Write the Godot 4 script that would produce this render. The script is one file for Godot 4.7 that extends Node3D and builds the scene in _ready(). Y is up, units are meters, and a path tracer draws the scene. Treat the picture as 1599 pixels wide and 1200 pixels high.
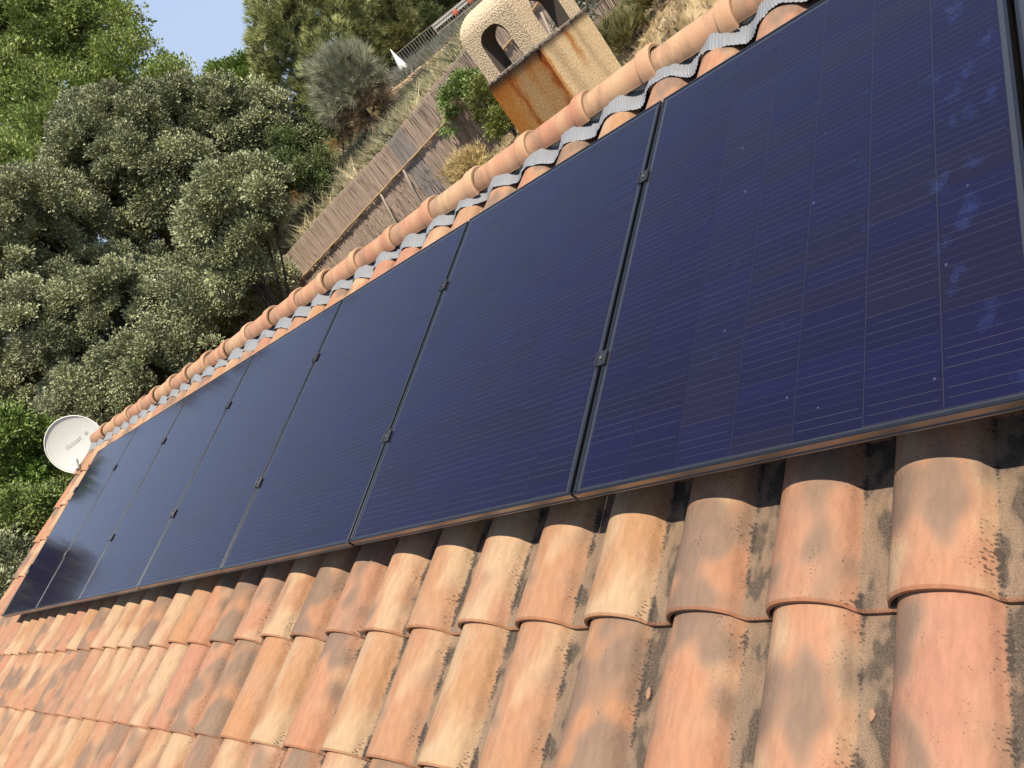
extends Node3D

const PITCH := 0.2742          # tile cover width
const GAUGE := 0.408           # exposed length of one tile course
const TILE_LEN := 0.47
const JUNCTION := 0.797        # x of one tile's left edge
const ROOF_DEG := 19.0
const PAN_Z := -0.215          # pan level of the tiles below the panel tops
const BARREL := 0.083
const RIDGE_Y := 0.596
const RIDGE_Z := -2.174
const VERGE_X := -8.55
const ROOF_END := 3.7

# crown lobes of the trees and shrubs: x, y, z, radius in metres
const OAK_TALL := [[-16.56, 5.02, -10.37, 1.05], [-16.40, 4.75, -11.47, 0.93], [-15.64, 4.20, -12.03, 0.77], [-15.55, 3.57, -12.73, 0.88], [-15.45, 2.75, -12.92, 0.73], [-16.77, 5.03, -9.51, 0.81], [-16.27, 3.90, -10.15, 1.20], [-16.72, 3.60, -11.84, 1.13], [-17.21, 4.08, -9.36, 0.90], [-17.04, 2.93, -9.58, 0.92], [-17.41, 2.88, -11.28, 0.98], [-15.70, 2.38, -12.21, 0.72], [-17.65, 5.86, -10.43, 0.69]]
const OAK_PALE := [[-10.83, 2.33, -7.40, 0.44], [-10.65, 2.15, -7.92, 0.45], [-10.22, 1.73, -7.69, 0.41], [-11.02, 1.80, -7.42, 0.67], [-11.45, 2.08, -7.19, 0.45], [-10.89, 1.33, -7.41, 0.47], [-11.38, 1.27, -7.07, 0.48], [-11.31, 0.94, -7.06, 0.34]]
const OAK_LEFT := [[-14.99, 4.50, -6.46, 0.74], [-15.75, 4.48, -7.43, 0.66], [-15.50, 3.93, -7.32, 0.59], [-15.43, 3.82, -6.41, 0.76], [-15.30, 3.64, -5.63, 0.73], [-16.17, 3.30, -6.97, 0.67]]
const OAK_BROAD := [[-14.66, 2.60, -4.79, 0.70], [-14.63, 2.34, -5.55, 0.79], [-14.09, 2.02, -6.12, 0.73], [-14.15, 1.44, -6.74, 0.76], [-13.07, 1.01, -6.97, 0.73], [-13.37, 0.42, -7.74, 0.58], [-12.63, 0.62, -7.84, 0.31], [-14.81, 1.42, -5.37, 0.80], [-19.25, 1.80, -6.10, 0.90], [-18.28, 2.13, -5.07, 0.84], [-13.37, 0.84, -5.47, 0.70], [-13.17, 0.52, -6.19, 0.60], [-13.93, 0.29, -7.29, 0.59], [-14.09, 0.51, -5.00, 0.60], [-14.11, 0.24, -5.73, 0.50], [-14.12, 0.92, -4.34, 0.58], [-13.9, 1.9, -8.6, 0.75], [-14.6, 1.6, -7.4, 0.8], [-15.2, 2.6, -6.6, 0.8], [-13.6, 0.6, -8.2, 0.8]]
const SHRUB_BRIGHT := [[-11.83, 1.19, -2.47, 0.42], [-11.78, 0.83, -2.58, 0.39], [-11.92, 0.39, -2.59, 0.25], [-12.03, 0.68, -2.18, 0.39]]
const SHRUB_ROUND := [[-11.27, 0.31, -1.74, 0.37], [-11.09, 0.22, -1.98, 0.26], [-11.34, 0.22, -1.48, 0.37], [-11.26, 0.01, -1.67, 0.23]]
const SHRUB_OLIVE := [[-10.90, 0.01, -1.04, 0.32], [-10.78, -0.21, -1.01, 0.21], [-10.63, -0.20, -0.67, 0.32]]
const ASH := [[-27.62, 10.80, -17.90, 1.30], [-27.60, 10.72, -15.86, 1.35], [-25.94, 8.69, -17.05, 1.02], [-27.63, 11.16, -19.43, 1.70], [-26.11, 9.08, -18.54, 1.45], [-24.22, 7.25, -18.03, 1.08], [-26.14, 9.18, -14.55, 2.04], [-23.15, 6.77, -10.57, 1.37], [-23.61, 6.99, -12.73, 1.57], [-28.40, 12.52, -17.17, 2.56], [-29.33, 13.14, -20.03, 2.26], [-29.87, 14.18, -23.13, 1.87], [-30.68, 15.86, -21.39, 2.59]]
const BANK_DARK := [[-14.35, 2.61, -12.21, 0.46], [-14.74, 2.61, -13.38, 0.45], [-13.77, 1.90, -12.29, 0.33], [-13.86, 1.79, -11.57, 0.39], [-13.96, 2.21, -11.38, 0.44], [-14.71, 2.45, -14.26, 0.40]]
const ASH_YOUNG := [[-18.60, 5.54, -15.54, 0.48], [-17.99, 5.24, -15.66, 0.51], [-17.74, 4.61, -15.54, 0.55], [-18.33, 4.84, -15.07, 0.64]]
const PINE_A := [[-15.37, 5.00, -14.84, 0.66], [-15.79, 4.87, -16.08, 1.08], [-14.77, 5.41, -15.23, 0.82], [-14.91, 4.99, -16.36, 1.03], [-14.53, 3.95, -15.46, 0.83], [-16.18, 4.41, -15.33, 0.78], [-15.81, 3.41, -14.81, 0.77], [-16.49, 6.81, -17.52, 1.00], [-15.76, 6.24, -18.40, 1.19], [-14.69, 5.17, -17.66, 0.88], [-16.05, 3.37, -16.11, 0.72]]
const PINE_B := [[-23.67, 6.19, -27.89, 1.24], [-22.56, 6.14, -28.21, 1.22], [-23.54, 7.51, -28.76, 1.38], [-22.65, 5.03, -28.02, 0.95], [-23.51, 4.90, -27.73, 0.97]]
const PINE_C := [[-25.30, 5.77, -33.27, 1.25], [-24.32, 5.75, -34.51, 1.25], [-25.75, 5.01, -32.27, 0.93], [-24.81, 4.78, -32.72, 0.92], [-24.81, 7.03, -34.79, 1.57]]
const OAK_FAR := [[-25.35, 6.00, -37.95, 1.51], [-25.00, 5.57, -39.73, 1.54], [-27.31, 5.75, -37.99, 0.87]]

var roof_basis := Basis()
var rng := RandomNumberGenerator.new()
var M := {}

# ------------------------------------------------------------------ helpers
func lin(r: float, g: float, b: float) -> Color:
	return Color(r, g, b).linear_to_srgb()

func s255(r: float, g: float, b: float) -> Color:
	return Color(r / 255.0, g / 255.0, b / 255.0)

func mat(color: Color, rough := 0.8, metal := 0.0) -> StandardMaterial3D:
	var m := StandardMaterial3D.new()
	m.albedo_color = color
	m.roughness = rough
	m.metallic = metal
	return m

func start(smooth := false) -> SurfaceTool:
	var st := SurfaceTool.new()
	st.begin(Mesh.PRIMITIVE_TRIANGLES)
	st.set_smooth_group(0 if smooth else -1)
	return st

# a, b, c, d run counter-clockwise seen from outside
func quad(st: SurfaceTool, a: Vector3, b: Vector3, c: Vector3, d: Vector3, ua := Vector2(0, 0), ub := Vector2(1, 0), uc := Vector2(1, 1), ud := Vector2(0, 1)) -> void:
	st.set_uv(ua); st.add_vertex(a)
	st.set_uv(uc); st.add_vertex(c)
	st.set_uv(ub); st.add_vertex(b)
	st.set_uv(ua); st.add_vertex(a)
	st.set_uv(ud); st.add_vertex(d)
	st.set_uv(uc); st.add_vertex(c)

func tri(st: SurfaceTool, a: Vector3, b: Vector3, c: Vector3) -> void:
	st.add_vertex(a); st.add_vertex(c); st.add_vertex(b)

# box with chamfered edges, in the space of xf
func box(st: SurfaceTool, size: Vector3, xf := Transform3D(), ch := 0.0) -> void:
	var h := size * 0.5
	var axes := [[0, 1, 2], [1, 2, 0], [2, 0, 1]]
	for ax in axes:
		for s in [-1.0, 1.0]:
			var p := []
			for k in [[-1, -1], [1, -1], [1, 1], [-1, 1]]:
				var v := Vector3.ZERO
				v[ax[0]] = s * h[ax[0]]
				v[ax[1]] = k[0] * (h[ax[1]] - ch)
				v[ax[2]] = k[1] * (h[ax[2]] - ch)
				p.append(xf * v)
			if s > 0: quad(st, p[0], p[1], p[2], p[3])
			else: quad(st, p[3], p[2], p[1], p[0])
	if ch <= 0.0: return
	for ax in axes:      # edges parallel to axis ax[0]
		for s in [-1.0, 1.0]:
			for t in [-1.0, 1.0]:
				var p := []
				for e in [[-1, 0], [1, 0], [1, 1], [-1, 1]]:
					var v := Vector3.ZERO
					v[ax[0]] = e[0] * (h[ax[0]] - ch)
					v[ax[1]] = s * (h[ax[1]] - (ch if e[1] == 1 else 0.0))
					v[ax[2]] = t * (h[ax[2]] - (ch if e[1] == 0 else 0.0))
					p.append(xf * v)
				if s * t < 0: quad(st, p[0], p[1], p[2], p[3])
				else: quad(st, p[3], p[2], p[1], p[0])
	for sx in [-1.0, 1.0]:
		for sy in [-1.0, 1.0]:
			for sz in [-1.0, 1.0]:
				var a := xf * Vector3(sx * h.x, sy * (h.y - ch), sz * (h.z - ch))
				var b := xf * Vector3(sx * (h.x - ch), sy * h.y, sz * (h.z - ch))
				var c := xf * Vector3(sx * (h.x - ch), sy * (h.y - ch), sz * h.z)
				if sx * sy * sz > 0: tri(st, a, b, c)
				else: tri(st, a, c, b)

func tube(st: SurfaceTool, pts: Array, radii: Array, sides := 8, capped := true) -> void:
	var rings := []
	for i in pts.size():
		var d: Vector3 = (pts[mini(i + 1, pts.size() - 1)] - pts[maxi(i - 1, 0)]).normalized()
		var ref := Vector3(0.31, 0.12, 0.94) if absf(d.y) > 0.8 else Vector3.UP
		var u := d.cross(ref).normalized()
		var v := u.cross(d).normalized()
		var ring := []
		for k in sides:
			var a := TAU * k / sides
			ring.append(pts[i] + (u * cos(a) + v * sin(a)) * radii[i])
		rings.append(ring)
	for i in pts.size() - 1:
		for k in sides:
			var k2: int = (k + 1) % sides
			quad(st, rings[i][k2], rings[i][k], rings[i + 1][k], rings[i + 1][k2], Vector2((k + 1.0) / sides, i), Vector2(float(k) / sides, i), Vector2(float(k) / sides, i + 1.0), Vector2((k + 1.0) / sides, i + 1.0))
	if capped:
		for k in sides:
			var k2: int = (k + 1) % sides
			tri(st, pts[0], rings[0][k], rings[0][k2])
			tri(st, pts[-1], rings[-1][k2], rings[-1][k])

# rows of points; seen from outside, columns run right and rows run up
func sheet(st: SurfaceTool, P: Array, U: Array = []) -> void:
	for j in P.size() - 1:
		for i in P[j].size() - 1:
			if U.is_empty(): quad(st, P[j][i], P[j][i + 1], P[j + 1][i + 1], P[j + 1][i])
			else: quad(st, P[j][i], P[j][i + 1], P[j + 1][i + 1], P[j + 1][i], U[j][i], U[j][i + 1], U[j + 1][i + 1], U[j + 1][i])

func done(st: SurfaceTool) -> ArrayMesh:
	st.generate_normals()
	return st.commit()

func put(called: String, mesh: Mesh, m: Material, parent: Node, xf := Transform3D()) -> MeshInstance3D:
	var o := MeshInstance3D.new()
	o.name = called
	o.mesh = mesh
	o.material_override = m
	o.transform = xf
	parent.add_child(o, true)
	return o

func make(called: String, st: SurfaceTool, m: Material, parent: Node, xf := Transform3D()) -> MeshInstance3D:
	return put(called, done(st), m, parent, xf)

var taken := {}
func thing(called: String, label: String, category: String, xf := Transform3D(), group := "") -> Node3D:
	var o := Node3D.new()
	var n: int = taken.get(called, 0)
	taken[called] = n + 1
	o.name = called if n == 0 else "%s_%03d" % [called, n]
	add_child(o)
	o.transform = xf
	o.set_meta("label", label)
	o.set_meta("category", category)
	if group: o.set_meta("group", group)
	return o

func many(called: String, mesh: Mesh, m: Material, xfs: Array, cols: Array, parent: Node) -> MultiMeshInstance3D:
	var mm := MultiMesh.new()
	mm.transform_format = MultiMesh.TRANSFORM_3D
	mm.use_colors = true
	mm.mesh = mesh
	mm.instance_count = xfs.size()
	for i in xfs.size():
		mm.set_instance_transform(i, xfs[i])
		mm.set_instance_color(i, cols[i])
	var o := MultiMeshInstance3D.new()
	o.name = called
	o.multimesh = mm
	o.material_override = m
	o.set_meta("kind", "stuff")
	parent.add_child(o, true)
	return o

func picture(w: int, h: int, bytes: PackedByteArray) -> ImageTexture:
	return ImageTexture.create_from_image(Image.create_from_data(w, h, false, Image.FORMAT_RGB8, bytes))

func noise(freq: float, oct := 4, sd := 1) -> FastNoiseLite:
	var n := FastNoiseLite.new()
	n.noise_type = FastNoiseLite.TYPE_SIMPLEX_SMOOTH
	n.frequency = freq
	n.fractal_octaves = oct
	n.seed = sd
	return n

func noise_normal(freq: float, oct: int, strength: float, sd: int, side := 256) -> NoiseTexture2D:
	var t := NoiseTexture2D.new()
	t.width = side; t.height = side
	t.seamless = true
	t.noise = noise(freq, oct, sd)
	t.as_normal_map = true
	t.bump_strength = strength
	return t

func noise_ramp(freq: float, oct: int, sd: int, stops: Array, side := 512) -> NoiseTexture2D:
	var t := NoiseTexture2D.new()
	t.width = side; t.height = side
	t.seamless = true
	t.noise = noise(freq, oct, sd)
	var g := Gradient.new()
	var offs := PackedFloat32Array(); var cols := PackedColorArray()
	for s in stops:
		offs.append(s[0]); cols.append(s[1])
	g.offsets = offs; g.colors = cols
	t.color_ramp = g
	return t

func rv() -> Vector3:
	var z := rng.randf_range(-1, 1)
	var a := rng.randf() * TAU
	var r := sqrt(1 - z * z)
	return Vector3(r * cos(a), z, r * sin(a))

func roof_xf(x: float, y: float, z: float) -> Transform3D:
	return Transform3D(roof_basis, roof_basis * Vector3(x, y, z))

# ------------------------------------------------------------------ main
func _ready() -> void:
	rng.seed = 7
	var a := deg_to_rad(ROOF_DEG)
	roof_basis = Basis(Vector3(1, 0, 0), Vector3(0, sin(a), -cos(a)), Vector3(0, cos(a), sin(a)))

	var cam := Camera3D.new()
	cam.name = "camera"
	cam.fov = 50.157
	cam.near = 0.05
	cam.far = 2000.0
	cam.transform = Transform3D(Basis(Vector3(0.66135837, -0.59174556, -0.46091463), Vector3(0.24791653, 0.75241337, -0.61025529), Vector3(0.70791419, 0.28932909, 0.64431839)).orthonormalized(), Vector3(1.56751912, 0.97692608, 1.343276))
	add_child(cam)

	var env := Environment.new()
	env.background_mode = Environment.BG_SKY
	var sm := ProceduralSkyMaterial.new()
	sm.sky_top_color = s255(128, 152, 192)
	sm.sky_horizon_color = s255(164, 178, 200)
	sm.sky_curve = 0.5
	sm.ground_bottom_color = s255(96, 88, 66)
	sm.ground_horizon_color = s255(186, 196, 210)
	sm.sun_angle_max = 8.0
	sm.sky_energy_multiplier = 1.0
	var sky := Sky.new()
	sky.sky_material = sm
	env.sky = sky
	env.tonemap_mode = Environment.TONE_MAPPER_LINEAR
	env.tonemap_exposure = 1.6
	env.sdfgi_enabled = true
	env.ssao_enabled = true
	env.ssil_enabled = true
	var we := WorldEnvironment.new()
	we.name = "world_environment"
	we.environment = env
	add_child(we)

	var sun := DirectionalLight3D.new()
	sun.name = "sun"
	sun.light_energy = 1.55
	sun.light_color = Color(1.0, 0.95, 0.88)
	sun.light_angular_distance = 0.5
	sun.shadow_enabled = true
	var to_sun := (roof_basis * Vector3(0.40, 0.05, 1.0)).normalized()
	sun.transform = Transform3D(Basis.looking_at(-to_sun, Vector3(0, 0, 1)), Vector3(0, 20, 0))
	add_child(sun)

	materials()
	ground()
	house()
	panels()
	dish()
	fence()
	terrace()
	trees()
	undergrowth()

func materials() -> void:
	M.black_frame = mat(lin(0.05, 0.052, 0.06), 0.34, 0.9)
	M.lower_bar = mat(lin(0.24, 0.22, 0.21), 0.3, 1.0)
	M.clamp = mat(lin(0.05, 0.052, 0.058), 0.4, 0.7)
	M.steel = mat(lin(0.55, 0.55, 0.53), 0.35, 0.9)
	M.bolt = mat(lin(0.16, 0.16, 0.16), 0.5, 0.8)
	M.glass = mat(Color(0.01, 0.01, 0.016, 0.004), 0.08)
	M.glass.metallic_specular = 0.45
	M.glass.transparency = BaseMaterial3D.TRANSPARENCY_ALPHA
	M.backsheet = mat(lin(0.010, 0.011, 0.016), 0.7)
	M.mortar = mat(lin(0.42, 0.37, 0.30), 0.95)
	M.mortar.normal_enabled = true
	M.mortar.normal_texture = noise_normal(0.05, 4, 6.0, 5)
	M.mortar.uv1_triplanar = true
	M.mortar.uv1_scale = Vector3(4, 4, 4)
	M.bark = mat(lin(0.09, 0.07, 0.055), 0.95)
	M.bark.albedo_texture = noise_ramp(0.03, 4, 12, [[0.0, s255(150, 150, 150)], [1.0, Color.WHITE]], 256)
	M.bark.uv1_triplanar = true
	M.white_paint = mat(lin(0.78, 0.78, 0.74), 0.4)
	M.bamboo = mat(lin(0.36, 0.24, 0.12), 0.7)
	M.wood_grey = mat(lin(0.26, 0.22, 0.18), 0.9)

# ------------------------------------------------------------------ tiles
func tile_profile(x: float) -> float:
	# height of the top surface above the pan: steep left flank, rounded crown, soft right fillet
	var c := 0.099
	var w := 0.100 if x < 0.099 else 0.113
	if x < 0.0: return 0.0
	var t := absf(x - c) / w
	var z := 0.0
	if t < 1.0: z = BARREL * pow(1.0 - pow(t, 2.15), 0.62)
	if x > 0.190:          # fillet into the pan
		var soft := BARREL * 0.30 * pow(1.0 - clampf((x - 0.190) / 0.035, 0.0, 1.0), 2.0)
		z = lerpf(z, soft, smoothstep(0.190, 0.211, x))
	return z

func tile_mesh(thick := 0.016) -> ArrayMesh:
	var st := start(true)
	var xs := []
	for i in 9: xs.append(0.099 - 0.0998 * cos(PI * 0.5 * i / 8.0))
	for i in range(1, 9): xs.append(0.099 + (0.190 - 0.099) * i / 8.0)
	for v in [0.195, 0.200, 0.206, 0.211, 0.218, 0.226, 0.240, 0.258, PITCH + 0.012]: xs.append(v)
	var ys := [0.0, 0.004, 0.012, 0.12, 0.24, 0.36, TILE_LEN]
	var P := []; var U := []; var B := []
	for j in ys.size():
		var y: float = ys[j]
		var raise := (thick + 0.003) * (1.0 - y / GAUGE) + 0.001
		var taper := 1.0 - 0.06 * y / TILE_LEN
		var row := []; var ur := []; var bot := []
		for i in xs.size():
			var x: float = xs[i]
			var xx := x if x > 0.2 else 0.2 + (x - 0.2) * lerpf(1.0, taper, 1.0)
			if x > 0.2: xx = x
			var z := tile_profile(x) * lerpf(1.0, taper, 0.7) + raise
			var round_off := [0.0045, 0.0014, 0.0][mini(j, 2)] as float
			row.append(Vector3(xx, y, z - round_off))
			bot.append(Vector3(xx, y + 0.001, z - thick))
			ur.append(Vector2(x / PITCH * 0.955, 1.0 - y / TILE_LEN))
		P.append(row); U.append(ur); B.append(bot)
	sheet(st, P, U)
	# nose face, left flank edge, underside
	var nose := [B[0], P[0]]
	var un := []
	for k in 2:
		var r := []
		for i in xs.size(): r.append(Vector2(U[0][i].x, 0.999))
		un.append(r)
	st.set_smooth_group(1)
	sheet(st, nose, un)
	st.set_smooth_group(2)
	for j in ys.size() - 1:
		quad(st, B[j + 1][0], B[j][0], P[j][0], P[j + 1][0], Vector2(0, 0.5), Vector2(0, 0.6), Vector2(0.01, 0.6), Vector2(0.01, 0.5))
		quad(st, B[j][-1], B[j + 1][-1], P[j + 1][-1], P[j][-1], Vector2(0.95, 0.5), Vector2(0.95, 0.6), Vector2(0.94, 0.6), Vector2(0.94, 0.5))
	st.set_smooth_group(3)
	var under := []
	for j in [0, 3, ys.size() - 1]:
		var r: Array = B[j].duplicate()
		r.reverse()
		under.append(r)
	sheet(st, under)
	return done(st)

func tile_texture(sd: int, w := 256, h := 384) -> ImageTexture:
	var r := RandomNumberGenerator.new()
	r.seed = 100 + sd * 17
	var n1 := noise(0.0065, 2, sd * 3 + 1)
	var n2 := noise(0.0075, 2, sd * 3 + 2)
	var n3 := noise(0.06, 3, sd * 3 + 3)
	var fine := noise(0.5, 2, sd + 50)
	var lich := noise(0.30, 2, sd + 90)
	var crust := noise(0.022, 3, sd + 140)
	var dots := FastNoiseLite.new()
	dots.noise_type = FastNoiseLite.TYPE_CELLULAR
	dots.cellular_return_type = FastNoiseLite.RETURN_DISTANCE
	dots.frequency = 0.14
	dots.fractal_octaves = 2
	dots.seed = sd + 7
	# how readily cream and grey-brown flame marks show on this tile
	var kinds := [[0.1, 0.75], [-0.4, 0.5], [0.35, 0.0], [0.1, 0.25], [-0.35, 0.6], [0.45, 0.15], [0.3, -0.25], [0.6, 0.7], [0.0, 0.05], [0.5, 0.4], [-0.15, 0.3]]
	var kk: Array = kinds[sd % kinds.size()]
	var cream_at: float = kk[0]
	var grey_at: float = kk[1]
	var orange := s255(170 + r.randf_range(-5, 4), 122 + r.randf_range(-4, 4), 88 + r.randf_range(-4, 4))
	var pink := s255(170, 131, 101)
	var cream := s255(182, 153, 117)
	var grey := s255(116, 97, 82)
	var lichen_amount := r.randf_range(-0.10, 0.14)
	var dirt := r.randf_range(0.25, 0.8)
	var lean := r.randf_range(-0.5, 0.5)
	var b := PackedByteArray()
	b.resize(w * h * 3)
	var o := 0
	for j in h:
		var v := float(j) / h          # 0 at the tail, 1 at the nose
		for i in w:
			var u := float(i) / w
			var pu := u * 176.0; var pv := v * 288.0
			var big1 := n1.get_noise_2d(pu * 1.5, pv * 0.8) + lean * (v - 0.6)
			var big2 := n2.get_noise_2d(pu * 1.3 + 300.0, pv * 0.9) - lean * (v - 0.6) * 0.8
			var mid := n3.get_noise_2d(pu * 1.4, pv * 0.35)
			var c := orange.lerp(pink, clampf(0.5 + big2 * 1.2, 0, 1) * 0.7)
			c = c.lerp(cream, smoothstep(cream_at - 0.15, cream_at + 0.6, big1 + mid * 0.04) * 0.8)
			c = c.lerp(grey, smoothstep(grey_at - 0.15, grey_at + 0.5, big2 + mid * 0.07) * 0.72)
			var fn := fine.get_noise_2d(i, j)
			var k := 0.905 + mid * 0.06 + fn * 0.06
			var l := lich.get_noise_2d(pu * 1.5, pv * 1.5)
			var pan := smoothstep(0.705, 0.745, u)
			var cr := crust.get_noise_2d(pu * 0.9, pv * 0.5 + 40.0)
			var foot := exp(-pow((u - 0.735) / 0.02, 2.0))
			var rim := exp(-pow((u - 0.955) / 0.045, 2.0))
			var dot := dots.get_noise_2d(i, j)            # -1 at the centre of a lichen spot
			if pan > 0.0:
				c = c.lerp(s255(122, 102, 82), pan * 0.85)
				k += pan * (fn * 0.30 + l * 0.16)
				c = c.lerp(s255(164, 144, 116), pan * smoothstep(0.05, 0.5, cr + 0.05) * 0.55)
				# sooty film, broken up into grains
				var film := smoothstep(-0.32, 0.24, cr + (dirt - 0.55) * 0.6 + foot * 0.14 + rim * 0.22)
				var grain := smoothstep(-0.22, 0.26, l + (film - 0.5) * 0.8)
				c = c.lerp(s255(88, 75, 62), grain * (0.15 + film * 0.7) * pan)
				c = c.lerp(s255(58, 50, 43), grain * smoothstep(0.6, 1.0, film) * 0.45 * pan)
			var crowd := foot * (0.26 + cr * 0.3) + rim * 0.10 + lichen_amount * 0.3 + cr * 0.25 - (0.16 if u > 0.70 else (0.16 if u > 0.66 else 0.27))
			c = c.lerp(s255(56, 47, 41), smoothstep(-0.66 + crowd, -0.80 + crowd, dot) * 0.75)
			var grey_of := (c.r + c.g + c.b) / 3.0
			c = c.lerp(Color(grey_of, grey_of, grey_of), 0.10)
			if v > 0.982: c = c.lerp(s255(140, 86, 56), 0.45 + fn * 0.2)
			b[o] = clampi(int(c.r * k * 255.0), 0, 255)
			b[o + 1] = clampi(int(c.g * k * 255.0), 0, 255)
			b[o + 2] = clampi(int(c.b * k * 255.0), 0, 255)
			o += 3
	return picture(w, h, b)

func ridge_texture(sd: int, w := 96, h := 224) -> ImageTexture:
	var n1 := noise(0.012, 2, sd * 5 + 400); var n2 := noise(0.3, 3, sd + 420); var n3 := noise(0.03, 3, sd + 440)
	var base: Color = [s255(178, 132, 103), s255(182, 142, 110), s255(172, 124, 97), s255(186, 148, 116)][sd % 4]
	var b := PackedByteArray()
	b.resize(w * h * 3)
	var o := 0
	for j in h:
		var v := float(j) / h       # 0 at the collar end, 1 at the far end
		for i in w:
			var u := float(i) / w
			var c := base.lerp(s255(186, 158, 120), smoothstep(-0.2, 0.4, n1.get_noise_2d(i, j)) * 0.5)
			c = c.lerp(s255(128, 106, 86), smoothstep(0.45, 1.0, v + n3.get_noise_2d(i, j) * 0.5) * 0.55)
			c = c.lerp(s255(120, 102, 84), smoothstep(0.3, 0.75, u / 0.6 + n3.get_noise_2d(i + 90, j) * 0.5 - 0.1) * 0.35)
			var k := 0.95 + n2.get_noise_2d(i, j) * 0.06
			b[o] = clampi(int(c.r * k * 255.0), 0, 255)
			b[o + 1] = clampi(int(c.g * k * 255.0), 0, 255)
			b[o + 2] = clampi(int(c.b * k * 255.0), 0, 255)
			o += 3
	return picture(w, h, b)

var tile_mats := []
func tile_materials(n: int) -> void:
	var bump := noise_normal(0.09, 4, 3.0, 31)
	for i in n:
		var m := mat(Color.WHITE, 0.82)
		m.albedo_texture = tile_texture(i)
		m.texture_repeat = false
		m.normal_enabled = true
		m.normal_texture = bump
		m.normal_scale = 0.2
		m.metallic_specular = 0.35
		tile_mats.append(m)

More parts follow.
